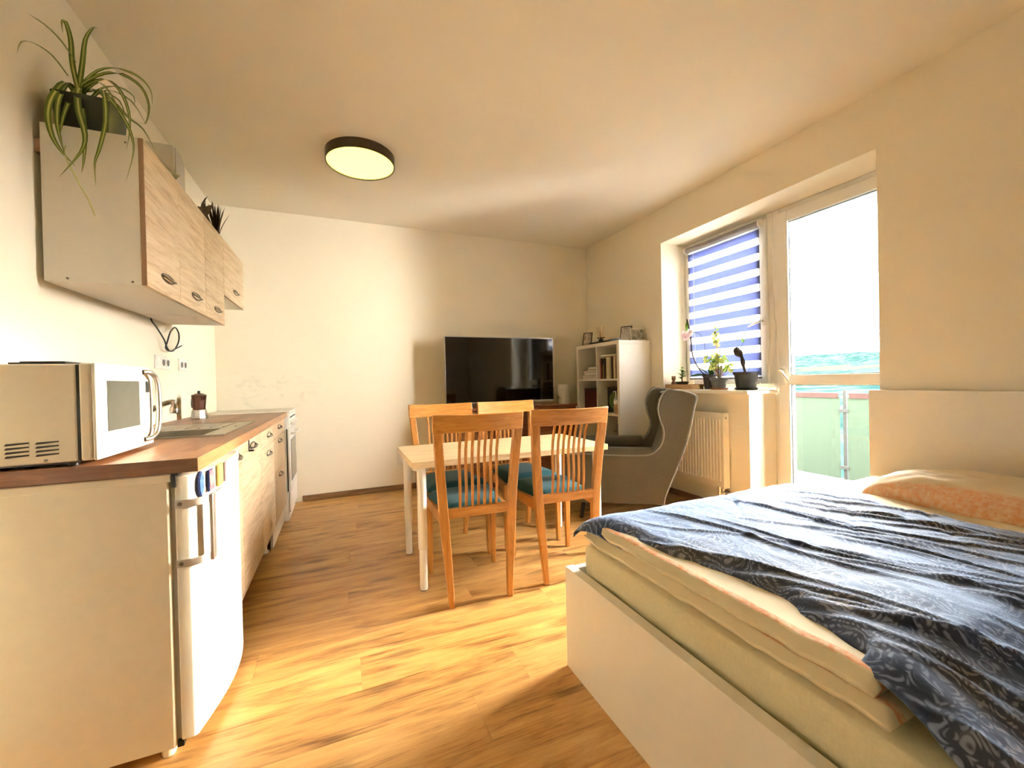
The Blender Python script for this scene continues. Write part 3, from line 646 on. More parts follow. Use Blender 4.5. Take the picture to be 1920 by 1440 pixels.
# microwave
mw = thing('microwave_oven', 'white microwave oven on the near end of the worktop', 'microwave', (-.81, 1.71, .89))
QY0, QY1, QX, QZ0, QZ1 = 1.522, 1.905, -.632, .903, 1.178
obj('body', MB().box(-.995, QX-.045, QY0, QY1, QZ0, QZ1-.003), M['fridge_side'], mw, .004, world=True)
obj('gap_seal', MB().box(QX-.0455, QX-.039, QY0+.003, QY1-.003, QZ0+.002, QZ1-.005), M['black'], mw, world=True)
fp = obj('front_frame', MB().box(QX-.039, QX-.012, QY0-.001, QY1+.001, QZ0, QZ1), M['fridge_side'], mw, .006, world=True)
md = obj('door', MB().box(QX-.012, QX, QY0-.001, 1.815, QZ0, QZ1), M['enamel'], mw, .004, world=True)
obj('door_window', MB().box(QX, QX+.0015, 1.575, 1.785, .978, 1.128), M['mwglass'], md, .0005, world=True)
cpn = obj('control_panel', MB().prism([(QY1+.001, QZ0), (QY1+.001, QZ1-.03), (QY1-.02, QZ1), (1.817, QZ1), (1.817, QZ0)], 'x', QX-.012, QX-.004), M['whitep'], mw, .003, world=True)
obj('display', MB().box(QX-.004, QX-.0025, 1.848, 1.872, 1.088, 1.128), M['black'], cpn, world=True)
hp = []
for i in range(13):
    a = -PI/2+PI*i/12; hp.append((QX+.012+.018*math.cos(a)*0, 1.826+.062*math.cos(a)**.5 if False else 1.828+.050*abs(math.cos(a))**.7, 1.045+.118*math.sin(a)))
obj('door_handle', MB().tube(smooth([(QX-.002,1.826,.925),(QX+.012,1.845,.928),(QX+.018,1.880,.955),(QX+.020,1.888,1.04),(QX+.018,1.880,1.13),(QX+.012,1.845,1.158),(QX-.002,1.826,1.160)], 4), .0085, 10), M['silver'], md, world=True)
for r in range(4):
    for c in range(3):
        x1 = -.715-c*.060
        obj('vent_slot', MB().prism([(x1-.048, .960-r*.011-.0025), (x1-.044, .960-r*.011+.0025), (x1, .960-r*.011+.004), (x1, .960-r*.011), (x1-.044, .960-r*.011-.0035)], 'y', QY0-.0008, QY0+.001), M['blackm'], mw, world=True)
obj('side_screw', MB().cyl((-.742, QY0-.002, .912), .004, .003, 10, 'y'), M['pewter'], mw, world=True)
for x in (-.95, -.70):
    for y in (QY0+.03, QY1-.03): obj('foot', MB().cyl((x, y, .890), .014, .0135, 12), M['black'], mw, world=True)
obj('base_plate', MB().box(-.99, QX-.05, QY0+.004, QY1-.004, .8985, .9035), M['black'], mw, world=True)
text_part('brand_lettering', 'Candy', .016, plain('pale_grey_print', (.45,.44,.42), .5), mw, (QX+.0004, 1.70, .942), (0,1,0), (0,0,1))
ty = obj('black_tray', MB().box(-.815, -.70, 1.53, 1.75, QZ1-.0028, QZ1+.002).box(-.795, -.705, 1.535, 1.745, QZ1+.0021, QZ1+.005), M['blackm'], None, .001)
tag(ty, 'thin black tray lying on top of the microwave', 'tray')

# ------------------------------------------------------------------ wall cabinets
DXF = -.690
def wall_cab(y0, y1, z0, z1, label, doors, hz):
    t = thing('wall_cabinet', label, 'cabinet', (-.85, (y0+y1)/2, z0), 0, 'kitchen wall cabinets')
    obj('body', MB().box(-.990, DXF-.017, y0+.0008, y1-.0008, z0, z1), M['carcass'], t, .001, 1, world=True)
    for a, b in doors:
        d = obj('cabinet_door', MB().box(DXF-.0165, DXF, a+.0012, b-.0012, z0+.001, z1-.002), M['sonoma'], t, .001, 1, world=True)
        handle_part((a+b)/2+(.03), hz, DXF, d, .145)
    return t
wc = wall_cab(2.05, 2.83, 1.507, 2.088, 'wide oak-fronted wall cabinet with two doors, nearest on the wall', [(2.05,2.42),(2.42,2.83)], 1.585)
for x, z in ((-.745, 2.060), (-.735, 1.520), (-.925, 1.520)):
    obj('side_screw', MB().cyl((x, 2.0485, z), .004, .003, 10, 'y'), M['pewter'], wc, world=True)
obj('door_edge', MB().box(DXF-.0165, DXF-.0006, 2.0500, 2.0511, 1.509, 2.086), M['edge'], wc, world=True)
wall_cab(2.832, 3.24, 1.507, 2.088, 'single-door oak-fronted wall cabinet between the wide one and the short one', [(2.832,3.24)], 1.585)
wall_cab(3.242, 3.85, 1.712, 2.088, 'short oak-fronted wall cabinet above the cooker end', [(3.242,3.85)], 1.795)
wr = struct('trim_1', MB().box(XL, XL+.018, 2.06, 3.84, 1.98, 2.03), M['edge'])

# spider plant
pt = thing('spider_plant', 'variegated spider plant in a square dark pot on top of the wall cabinet', 'potted plant', (-.88, 2.14, 2.088))
pw = .083
def sq(h, c, z, r=.2):
    pts = []
    for qx, qy, a0 in ((1,1,0),(-1,1,90),(-1,-1,180),(1,-1,270)):
        for k in range(4):
            a = math.radians(a0+k*30); pts.append((c[0]+qx*h*(1-r)+h*r*math.cos(a), c[1]+qy*h*(1-r)+h*r*math.sin(a), z))
    return pts
potc = (-.882, 2.142); n_ = 16
rings_ = [sq(.076, potc, 2.0885), sq(.086, potc, 2.22), sq(.079, potc, 2.22), sq(.076, potc, 2.205)]
pm_ = MB(); pm_.v = [p for r in rings_ for p in r]
pm_.f = [tuple(range(n_-1,-1,-1)), tuple(range(3*n_,4*n_))]+[(i*n_+k, i*n_+(k+1) % n_, (i+1)*n_+(k+1) % n_, (i+1)*n_+k) for i in range(3) for k in range(n_)]
obj('pot', pm_, M['darkpot'], pt, 0, world=True)
def make_spider_leaf():
    m, nt, N, L, B = newmat('spider_leaf')
    at = N.new('ShaderNodeAttribute'); at.attribute_name = 'across'
    c = ramp(nt, at.outputs['Fac'], [(.0, (.62,.62,.22)), (.22, (.50,.55,.16)), (.42, (.13,.20,.025)), (1.0, (.10,.165,.02))]).outputs[0]
    L.new(c, B.inputs['Base Color']); B.inputs['Roughness'].default_value = .4; return m
M['spider'] = make_spider_leaf()
SL = [
  [(-0.915,2.13,2.284),(-0.926,2.124,2.373),(-0.926,2.118,2.458),(-0.937,2.112,2.518),(-0.944,2.106,2.503),(-0.939,2.1,2.461)],
  [(-0.91,2.13,2.285),(-0.906,2.148,2.396),(-0.902,2.165,2.502),(-0.884,2.182,2.567),(-0.877,2.2,2.577)],
  [(-0.913,2.12,2.374),(-0.884,1.97,2.345),(-0.881,1.87,2.327),(-0.925,1.87,2.354)],
  [(-0.937,2.12,2.314),(-0.925,2.003,2.308),(-0.913,1.886,2.265),(-0.934,1.86,2.247),(-0.946,1.86,2.205)],
  [(-0.901,2.13,2.3),(-0.862,2.154,2.381),(-0.813,2.178,2.421),(-0.752,2.202,2.419),(-0.719,2.226,2.385),(-0.722,2.25,2.332)],
  [(-0.901,2.13,2.3),(-0.839,2.142,2.367),(-0.785,2.153,2.383),(-0.73,2.165,2.354),(-0.71,2.177,2.289),(-0.726,2.188,2.221),(-0.753,2.2,2.229)],
  [(-0.892,2.12,2.283),(-0.814,2.077,2.304),(-0.752,2.034,2.25),(-0.714,2.0,2.155),(-0.713,2.0,2.078),(-0.726,2.0,2.005)],
  [(-0.883,2.11,2.273),(-0.811,2.067,2.245),(-0.75,2.024,2.161),(-0.707,1.99,2.074),(-0.7,1.99,1.999),(-0.726,1.99,1.88)],
  [(-0.888,2.12,2.278),(-0.812,2.115,2.251),(-0.754,2.11,2.188),(-0.708,2.105,2.151),(-0.669,2.1,2.069)],
  [(-0.928,2.08,2.265),(-0.949,2.046,2.185),(-0.947,2.012,2.097),(-0.924,1.985,2.009),(-0.896,1.985,1.953),(-0.863,1.985,1.914)],
  [(-0.924,2.09,2.267),(-0.931,2.045,2.178),(-0.917,2.0,2.074),(-0.905,1.99,2.004),(-0.894,1.99,1.95)],
  [(-0.889,2.07,2.227),(-0.868,2.027,2.136),(-0.835,1.985,2.032),(-0.845,1.975,1.963),(-0.906,1.975,1.863)],
  [(-0.893,2.09,2.251),(-0.863,2.045,2.124),(-0.842,2.0,2.023),(-0.844,1.99,1.937),(-0.851,1.99,1.894)],
  [(-0.81,2.06,2.25),(-0.795,2.033,2.12),(-0.805,2.006,1.999),(-0.817,2.0,1.941),(-0.816,2.0,1.858)],
  [(-0.907,2.08,2.229),(-0.915,2.044,2.135),(-0.914,2.02,2.075),(-0.918,2.02,2.046)],
  [(-0.901,2.13,2.269),(-0.844,2.127,2.282),(-0.786,2.123,2.257),(-0.767,2.12,2.191)],
  [(-0.839,2.14,2.31),(-0.798,2.16,2.334),(-0.761,2.18,2.318),(-0.767,2.2,2.29)],
  [(-0.90,2.15,2.25),(-0.85,2.19,2.33),(-0.79,2.24,2.33),(-0.75,2.27,2.25)],
  [(-0.90,2.12,2.25),(-0.83,2.08,2.29),(-0.765,2.03,2.20),(-0.74,2.0,2.11)],
]
SW = [.0085,.009,.003,.0032,.006,.006,.0065,.007,.006,.0105,.009,.0105,.008,.0075,.008,.005,.004,.005,.005]
root_p = (-.900, 2.135, 2.215)
for pts, w in zip(SL, SW):
    if pts[0][2] > 2.24 and w > .0033: pts = [root_p, ((root_p[0]+pts[0][0])/2, (root_p[1]+pts[0][1])/2, (root_p[2]+pts[0][2])/2+.008)]+pts
    elif w > .0033: pts = [root_p, (pts[0][0]*.5+root_p[0]*.5, pts[0][1]*.5+root_p[1]*.5, 2.262)]+pts
    mb = MB().blade(pts, w, (1,.15,.1), .3)
    o = obj('leaf', mb, M['spider'], pt, world=True, angle=180)
    at = o.data.attributes.new('across', 'FLOAT', 'POINT'); at.data.foreach_set('value', [1.0 if i % 3 != 1 else 0.0 for i in range(len(mb.v))])
obj('runner', MB().tube(smooth([(-0.905,2.02,2.0),(-0.892,1.985,1.948),(-0.85,1.98,1.841),(-0.828,1.975,1.797),(-0.808,1.97,1.736)], 3), [.0022]*12+[.0012], 6), M['spider'], pt, world=True)

# things on top of the wall cabinets
wb = thing('white_bin', 'white storage box with rounded lid on top of the wall cabinets', 'box', (-.86, 2.72, 2.089))
prof = [(2.645,2.0895),(2.795,2.0895)]+[(2.795-.085*(1-math.cos(a)), 2.29+.075*math.sin(a)) for a in [i*PI/2/6 for i in range(7)]]+[(2.645,2.365)]
obj('body', MB().prism(prof, 'x', -.985, -.765), M['whitep'], wb, .003, world=True)
obj('front_panel', MB().prism([(y, z) for y, z in [(2.652,2.097),(2.789,2.097)]+[(2.789-.08*(1-math.cos(a)), 2.288+.070*math.sin(a)) for a in [i*PI/2/6 for i in range(7)]]+[(2.652,2.358)]], 'x', -.7648, -.761), plain('pale_grey_panel', (.52,.49,.44), .4), wb, world=True)
pl_ = thing('folded_paper', 'small folded khaki paper on the wall cabinet beside the white box', 'paper', (-.72, 2.45, 2.089))
obj('sheet', MB().add([(-.76,2.37,2.093),(-.705,2.38,2.091),(-.70,2.52,2.091),(-.76,2.52,2.093),(-.745,2.36,2.14),(-.70,2.50,2.15)], [(0,1,2,3),(0,4,5,3)]), plain('khaki_paper', (.42,.37,.22), .8), pl_, world=True, solid=.0015)
def bouquet(name, label, c, n, h, spread, cat, lw, mat, seed):
    rd = random.Random(seed); t = thing(name, label, cat, c)
    for i in range(n):
        a = rd.uniform(0, 2*PI); s_ = rd.uniform(.2,1)*spread; hh = h*rd.uniform(.7,1.05)
        b = (rd.uniform(-.006,.006), rd.uniform(-.006,.006), 0.001)
        m1 = (math.cos(a)*s_*.35, math.sin(a)*s_*.35, hh*.55); e = (math.cos(a)*s_, math.sin(a)*s_, hh)
        obj('dried_stem', MB().blade([b, m1, e], lw*rd.uniform(.7,1.2), (math.sin(a), -math.cos(a), .2), .5), mat, t, sm=False)
    return t
dry = plain('dried_brown', (.045,.022,.012), .85, var=.5, nscale=60); dry2 = plain('dried_olive_brown', (.07,.042,.018), .8, var=.5, nscale=50)
bouquet('dried_bouquet', 'dried dark brown plant bundle at the far end on the wall cabinets', (-.765, 3.42, 2.089), 34, .29, .095, 'dried plant', .007, dry, 3)
t = thing('dried_leaves', 'curled dry leaves on the wall cabinet beside the dried bundle', 'dried plant', (-.74, 3.02, 2.089))
rd = random.Random(5)
for i in range(9):
    a = rd.uniform(0, 2*PI); L_ = rd.uniform(.05,.11)
    z0 = rd.uniform(.002,.05)
    obj('dried_leaf', MB().leaf((rd.uniform(-.02,.02), rd.uniform(-.10,.10), z0), (rd.uniform(-.02,.03)+.02*math.cos(a), rd.uniform(-.10,.12), z0+rd.uniform(.05,.11)), .022, (math.cos(a), math.sin(a), .6), 6, .5), dry2, t, sm=False)

# cable and sockets on the left wall
cb_ = obj('hanging_cable', MB().tube(smooth([(-.995,2.985,1.56),(-.992,2.985,1.50),(-.985,3.04,1.46),(-.978,3.12,1.40),(-.976,3.17,1.345),(-.974,3.25,1.34),(-.974,3.345,1.40),(-.974,3.36,1.46),(-.974,3.30,1.495),(-.975,3.22,1.46),(-.976,3.165,1.39),(-.977,3.14,1.35),(-.976,3.20,1.335),(-.972,3.30,1.36),(-.970,3.39,1.385)], 5), .0042, 8), M['cable'], None)
tag(cb_, 'loose black cable looping from under the wall cabinets', 'cable')
def socket(y0, n, label, switch):
    t = thing('wall_socket', label, 'socket', (XL, y0+n*.0355, 1.22), 0, 'sockets over the worktop')
    obj('frame', MB().box(XL, XL+.008, y0, y0+n*.071+.012, 1.222, 1.303), M['whitep'], t, .003, world=True)
    for i in range(n):
        yc = y0+.006+.071*i+.0355
        ins = obj('insert', MB().box(XL+.008, XL+.011, yc-.028, yc+.028, 1.235, 1.29), M['whitep'], t, .002, world=True)
        if not (switch and i == 0):
            obj('socket_well', MB().cyl((XL+.0105, yc, 1.262), .021, .0012, 20, 'x'), M['socket_hole'], ins, world=True)
            obj('earth_pin', MB().cyl((XL+.011, yc, 1.275), .003, .012, 8, 'x'), M['chrome'], ins, world=True)
socket(3.06, 3, 'white triple wall socket unit with a switch, nearer over the worktop', True)
socket(3.45, 2, 'white double wall socket unit, farther over the worktop', False)
t = thing('wall_socket', 'white socket low on the back wall with a plug in it', 'socket', (.565, YB, .25))
obj('frame', MB().box(.525, .605, YB-.008, YB, .255, .365), M['whitep'], t, .003, world=True)
obj('plug', MB().lathe([(.020,0),(.018,-.03),(.010,-.045),(.001,-.046)], (.575, YB-.008, .30), 16, 'y'), M['whitep'], t, world=True)

# ------------------------------------------------------------------ ceiling lamp
lp = thing('ceiling_lamp', 'round flush ceiling lamp with dark rim and yellow glowing disc', 'lamp', (.175, 3.10, ZC))
obj('rim', MB().add(*(lambda n=48, R=.232, r=.225, z0=-.065, z1=0: (
    [(R*math.cos(2*PI*k/n), R*math.sin(2*PI*k/n), z) for z in (z1, z0) for k in range(n)]+[(r*math.cos(2*PI*k/n), r*math.sin(2*PI*k/n), z) for z in (z0, z1) for k in range(n)],
    [(i*n+k, i*n+(k+1) % n, (i+1)*n+(k+1) % n, (i+1)*n+k) for i in range(3) for k in range(n)]))()), M['lamp_rim'], lp)
obj('diffuser', MB().lathe([(.001,-.058),(.224,-.058),(.224,-.05),(.001,-.05)], (0,0,0), 48), M['lamp_glow'], lp)

# ------------------------------------------------------------------ tv, sideboard
sb = thing('sideboard', 'low cherry-brown sideboard under the television', 'sideboard', (1.74, 4.15, 0))
SBX0, SBX1, SBY0, SBY1, SBZ = 1.02, 2.44, 3.94, 4.345, .83
obj('body', MB().box(SBX0+.01, SBX1-.01, SBY0+.02, SBY1, .06, SBZ-.025), M['sideb'], sb, .002, world=True)
obj('top', MB().box(SBX0, SBX1, SBY0, SBY1, SBZ-.025, SBZ), M['sideb'], sb, .004, world=True)
obj('plinth', MB().box(SBX0+.03, SBX1-.03, SBY0+.05, SBY1, 0, .06), M['sideb'], sb, world=True)
w3 = (SBX1-SBX0-.04)/3
for i in range(3):
    x0 = SBX0+.02+i*w3
    for z0, z1, nm in ((.07,.42,'cabinet_door'), (.425,.61,'drawer_front'), (.615,.80,'drawer_front')):
        d = obj(nm, MB().box(x0+.003, x0+w3-.003, SBY0+.002, SBY0+.019, z0, z1), M['sideb'], sb, .002, world=True)
        obj('knob', MB().lathe([(.006,0),(.006,-.01),(.012,-.016),(.010,-.024),(.001,-.026)], (x0+w3/2, SBY0+.002, (z0+z1)/2), 12, 'y'), M['silver'], d, world=True)
tv = thing('television', 'large flat black television on the sideboard', 'television', (1.61, 4.10, SBZ))
TX0, TX1, TZ0, TZ1, TY = .989, 2.231, .872, 1.568, 4.10
obj('housing', MB().box(TX0, TX1, TY, TY+.035, TZ0, TZ1), M['black'], tv, .004, world=True)
obj('bezel', MB().box(TX0-.002, TX0+.006, TY-.004, TY+.01, TZ0-.002, TZ1+.002).box(TX1-.006, TX1+.002, TY-.004, TY+.01, TZ0-.002, TZ1+.002).box(TX0+.006, TX1-.006, TY-.004, TY+.01, TZ1-.006, TZ1+.002).box(TX0+.006, TX1-.006, TY-.004, TY+.01, TZ0-.002, TZ0+.012), M['silver'], tv, .001, world=True)
obj('screen', MB().box(TX0+.006, TX1-.006, TY-.003, TY-.0005, TZ0+.012, TZ1-.006), M['screen'], tv, world=True)
for x in (1.22, 2.0):
    obj('stand_foot', MB().box(x-.012, x+.012, TY+.005, TY+.03, SBZ+.012, TZ0).box(x-.02, x+.02, TY-.11, TY+.14, SBZ, SBZ+.012), M['silver'], tv, .003, world=True)
pr = thing('paper_roll', 'white paper roll standing on the sideboard beside the bookcase', 'paper roll', (2.368, 4.10, SBZ))
obj('roll', MB().lathe([(.020,0),(.062,0),(.064,.01),(.064,.205),(.062,.215),(.020,.215)], (2.36,4.10,SBZ+.0005), 28), M['towel'], pr, world=True)
obj('core', MB().lathe([(.0195,.0005),(.0195,.2152),(.016,.2152),(.016,.0005)], (2.36,4.10,SBZ+.0005), 20), plain('cardboard', (.36,.25,.14), .9), pr, world=True)
bt = thing('black_stand', 'tiny black wire stand on the sideboard between television and paper roll', 'stand', (2.262, 4.05, SBZ))
obj('base', MB().cyl((2.262,4.05,SBZ), .022, .006, 16), M['black'], bt, world=True)
obj('wire', MB().tube([(2.262,4.05,SBZ+.005),(2.262,4.05,SBZ+.10)], .003, 6).tube([(2.24,4.05,SBZ+.07),(2.284,4.05,SBZ+.07)], .003, 6), M['black'], bt, world=True)

# ------------------------------------------------------------------ bookcase and contents
BKX, BY_0, BY_1, BH = 2.49, 3.25, 4.02, 1.472
bk = thing('bookcase', 'white cube bookcase standing against the window wall', 'bookcase', (2.68, 3.635, 0))
T1, T2 = .038, .018
obj('side_panel', MB().box(BKX, XR-.003, BY_0, BY_0+T1, 0, BH-T1), M['white'], bk, .002, world=True)
obj('side_panel', MB().box(BKX, XR-.003, BY_1-T1, BY_1, 0, BH-T1), M['white'], bk, .002, world=True)
obj('top_panel', MB().box(BKX, XR-.003, BY_0, BY_1, BH-T1, BH), M['white'], bk, .002, world=True)
obj('bottom_panel', MB().box(BKX, XR-.003, BY_0+T1, BY_1-T1, 0, T1), M['white'], bk, .002, world=True)
obj('back_panel', MB().box(XR-.012, XR-.004, BY_0+T1, BY_1-T1, T1, BH-T1), M['white'], bk, world=True)
YM = (BY_0+BY_1)/2
obj('divider', MB().box(BKX+.004, XR-.012, YM-T2/2, YM+T2/2, T1, BH-T1), M['white'], bk, .001, world=True)
ch = (BH-2*T1-3*T2)/4; zs = [T1+i*(ch+T2) for i in range(4)]
for i in range(1, 4):
    for a, b in ((BY_0+T1, YM-T2/2), (YM+T2/2, BY_1-T1)): obj('shelf', MB().box(BKX+.004, XR-.012, a, b, zs[i]-T2, zs[i]), M['white'], bk, .001, world=True)
def book(x0, x1, y0, y1, z0, z1, col, label, flat=False, group='books in the bookcase'):
    t = thing('book', label, 'book', ((x0+x1)/2, (y0+y1)/2, z0), 0, group)
    cm = plain('book_cover', col, .55, var=.12, nscale=40)
    if flat:
        mb = MB().box(x0, x1, y0, y1, z0, z0+.002).box(x0, x1, y0, y1, z1-.002, z1).box(x0, x1, y0, y0+.002, z0+.002, z1-.002)
        pg = MB().box(x0+.003, x1-.004, y0+.0025, y1-.003, z0+.0022, z1-.0022)
    else:
        mb = MB().box(x0, x1, y0, y0+.002, z0, z1).box(x0, x1, y1-.002, y1, z0, z1).box(x0, x0+.002, y0+.002, y1-.002, z0, z1)
        pg = MB().box(x0+.0025, x1-.003, y0+.0022, y1-.0022, z0+.003, z1-.004)
    obj('cover', mb, cm, t, .0006, 1, world=True); obj('pages', pg, M['towel'], t, world=True)
ztop = zs[3]; y = YM-T2/2-.004
rows = [((.28,.05,.045),.020,.215,'dark red book at the far end of the upright row'), ((.05,.03,.02),.016,.212,'thin brown book behind the short gold one'),
        ((.42,.21,.03),.030,.150,'short gold book in the upright row'), ((.035,.025,.02),.032,.205,'black book next to the short gold one'), ((.60,.52,.33),.032,.218,'wide cream book next to the black one'),
        ((.66,.55,.34),.026,.220,'cream-yellow book in the middle of the upright row'), ((.52,.42,.30),.022,.212,'beige book in the upright row'), ((.62,.56,.50),.014,.222,'thin pale book beside a dark one'),
        ((.05,.025,.02),.024,.225,'dark brown book near the right end of the upright row'), ((.60,.48,.32),.030,.228,'tan book at the near end of the upright row')]
for col, w, h, lab in rows:
    book(BKX+.03+random.uniform(0,.02), BKX+.18, y-w, y-.001, ztop+.0005, ztop+h, col, lab); y -= w+.0012
book(BKX+.02, BKX+.20, YM-T2/2-.30, YM-T2/2-.04, ztop+.2295, ztop+.245, (.62,.54,.36), 'cream book lying flat on top of the upright row', True)
z = ztop+.0006
for col, th, ya, yb, lab in [((.16,.08,.06),.016,3.665,3.955,'brown magazine at the bottom of the lying stack'), ((.42,.33,.25),.014,3.66,3.95,'tan magazine second in the lying stack'), ((.10,.04,.05),.012,3.655,3.945,'dark maroon book in the lying stack'),
                             ((.55,.42,.36),.026,3.665,3.915,'pinkish book in the middle of the lying stack'), ((.20,.05,.06),.018,3.66,3.93,'wine red book in the lying stack'), ((.62,.54,.46),.014,3.67,3.86,'pale book near the top of the lying stack'), ((.02,.018,.02),.028,3.665,3.84,'black case on top of the lying stack')]:
    book(BKX+.03, BKX+.24, ya, yb, z, z+th, col, lab, True); z += th+.0008
# second row: dark picture box, green cover box, soap bottle
db = thing('storage_box', 'dark red and black picture box in the bookcase', 'box', (2.62, 3.80, zs[2])); obj('carton', MB().box(BKX+.05, BKX+.28, 3.68, 3.945, zs[2]+.0005, zs[2]+.235), make_print('dark_red_print', [(.015,.008,.008),(.10,.02,.018),(.03,.012,.012)], 9, 2), db, .002, world=True)
obj('carton_lid', MB().box(BKX+.048, BKX+.282, 3.678, 3.947, zs[2]+.2355, zs[2]+.252), plain('dark_lid', (.03,.018,.016), .6), db, .002, world=True)
gb = thing('storage_box', 'black box with a green plant picture in the bookcase', 'box', (2.66, 3.46, zs[2])); obj('carton', MB().box(BKX+.12, BKX+.34, 3.30, 3.615, zs[2]+.0005, zs[2]+.265), M['blackm'], gb, .002, world=True)
obj('picture', MB().add([(BKX+.1192, 3.50+.085*math.cos(2*PI*k/20)*1.0, zs[2]+.125+.09*math.sin(2*PI*k/20)) for k in range(20)], [tuple(range(20))]), make_print('green_plant_print', [(.02,.05,.008),(.09,.15,.02),(.16,.22,.03)], 40, 4), gb, world=True)
jar = thing('jar', 'orange patterned jar with white lid in the bookcase', 'jar', (BKX+.06, 3.375, zs[2]))
obj('body', MB().lathe([(.030,0),(.034,.008),(.036,.09),(.034,.10)], (BKX+.06,3.36,zs[2]+.0005), 20), make_print('orange_jar_print', [(.45,.10,.03),(.6,.35,.22),(.4,.08,.03)], 40, 6), jar, world=True)
obj('lid', MB().lathe([(.038,.1005),(.040,.105),(.039,.135),(.03,.14),(.001,.14)], (BKX+.06,3.36,zs[2]+.0005), 20), M['whitep'], jar, world=True)
sp_b = thing('pump_bottle', 'small glass pump bottle behind the orange jar', 'bottle', (BKX+.105, 3.40, zs[2]))
obj('body', MB().lathe([(.024,0),(.026,.01),(.026,.14),(.010,.165),(.009,.18)], (BKX+.085,3.425,zs[2]+.0005), 18), plain('clear_bottle', (.45,.45,.42), .2), sp_b, world=True)
obj('pump', MB().tube([(BKX+.085,3.425,zs[2]+.18),(BKX+.085,3.425,zs[2]+.225),(BKX+.055,3.425,zs[2]+.222)], .005, 8), M['whitep'], sp_b, world=True)
ws = thing('glass_stand', 'small glass stand in the third shelf of the bookcase', 'stand', (BKX+.12, 3.36, zs[1]))
obj('foot', MB().lathe([(.05,0),(.05,.005),(.010,.012),(.008,.16),(.02,.17)], (BKX+.12,3.38,zs[1]+.0005), 20), M['chrome'], ws, world=True); obj('dish', MB().lathe([(.02,.17),(.085,.175),(.085,.182),(.001,.18)], (BKX+.12,3.38,zs[1]+.0005), 24), M['chrome'], ws, world=True)
wbx = thing('storage_basket', 'brown basket deep in the third shelf of the bookcase', 'basket', (2.72, 3.46, zs[1])); obj('weave', MB().hexa([(BKX+.235,3.31,zs[1]+.0006),(BKX+.35,3.31,zs[1]+.0006),(BKX+.35,3.60,zs[1]+.0006),(BKX+.235,3.60,zs[1]+.0006)],[(BKX+.225,3.30,zs[1]+.22),(BKX+.355,3.30,zs[1]+.22),(BKX+.355,3.61,zs[1]+.22),(BKX+.225,3.61,zs[1]+.22)]), plain('brown_weave', (.10,.055,.03), .9, var=.4, nscale=120), wbx, .004, world=True)
# on top of the bookcase
def photo_frame(x, y, w, h, rz, lean, colf, label, seed, cols):
    t = thing('photo_frame', label, 'photo frame', (x, y, BH+.001), rz, 'photo frames on the bookcase')
    # local: frame in xz-plane facing -Y, leaning back by angle
    def tr(mb):
        c, s_ = math.cos(lean), math.sin(lean); mb.v = [(a, b*c+d*s_, -b*s_+d*c) for a, b, d in mb.v]; return mb
    b = .009
    fm = plain('frame_moulding', colf, .4)
    mb = MB().box(-w/2, w/2, -.006, .006, 0, b).box(-w/2, w/2, -.006, .006, h-b, h).box(-w/2, -w/2+b, -.006, .006, b, h-b).box(w/2-b, w/2, -.006, .006, b, h-b)
    mz = -min(p[2] for p in tr(MB().box(-w/2, w/2, -.006, .006, 0, b)).v)
    def up(mb): tr(mb); mb.v = [(p[0], p[1], p[2]+mz) for p in mb.v]; return mb
    obj('moulding', up(mb), fm, t, .001, 1)
    obj('photo', up(MB().box(-w/2+b, w/2-b, -.002, .002, b, h-b)), make_print('photo_print', cols, 26, seed), t)
    obj('strut', MB().tube([(0, .012+math.sin(lean)*h*.6, h*.62*math.cos(lean)), (0, .075+math.sin(lean)*h*.6, .003)], .004, 6), fm, t)
photo_frame(2.56, 3.91, .115, .15, math.radians(-66), .22, (.03,.022,.02), 'small dark photo frame at the far end of the bookcase top', 1, [(.25,.17,.13),(.5,.38,.30),(.62,.55,.48)])
photo_frame(2.675, 3.385, .12, .16, math.radians(-62), .24, (.02,.018,.018), 'black photo frame behind the grey tray on the bookcase', 2, [(.4,.35,.31),(.6,.55,.5),(.25,.16,.12)])
photo_frame(2.765, 3.30, .155, .125, math.radians(-14), .2, (.55,.45,.30), 'gold photo frame at the near end of the bookcase top', 3, [(.05,.07,.02),(.2,.15,.06),(.42,.36,.28)])
rdif = thing('reed_diffuser', 'reed diffuser with brown sticks on the bookcase', 'reed diffuser', (2.575, 3.66, BH))
obj('bottle', MB().lathe([(.024,.012),(.026,.016),(.026,.045),(.012,.055),(.012,.062)], (2.575,3.66,BH+.001), 18), M['black'], rdif, world=True)
obj('collar', MB().lathe([(.013,.06),(.040,.058),(.042,.066),(.013,.068)], (2.575,3.66,BH+.001), 20), M['copper'], rdif, world=True)
for i, (dx, dy) in enumerate(((.0,.055),(.01,.035),(-.012,-.012),(.005,-.035),(.012,-.028))):
    obj('reed', MB().tube([(2.575,3.66,BH+.055),(2.575+dx,3.66+dy,BH+.185)], .0028, 6), M['traywood'], rdif, world=True)
tr_ = obj('black_tray', MB().box(2.515, 2.64, 3.43, 3.80, BH+.0005, BH+.012).box(2.515,2.525,3.43,3.80,BH+.0121,BH+.02).box(2.63,2.64,3.43,3.80,BH+.0121,BH+.02), M['blackm'], None, .002); tag(tr_, 'long flat black tray under the reed diffuser', 'tray')
gt = obj('grey_dish', MB().lathe([(.03,0),(.055,.006),(.060,.022),(.056,.022),(.045,.008),(.001,.007)], (2.556,3.385,BH+.0005), 24), plain('blue_grey_glaze', (.16,.19,.21), .25), None); tag(gt, 'blue-grey dish in front of the black photo frame', 'dish')

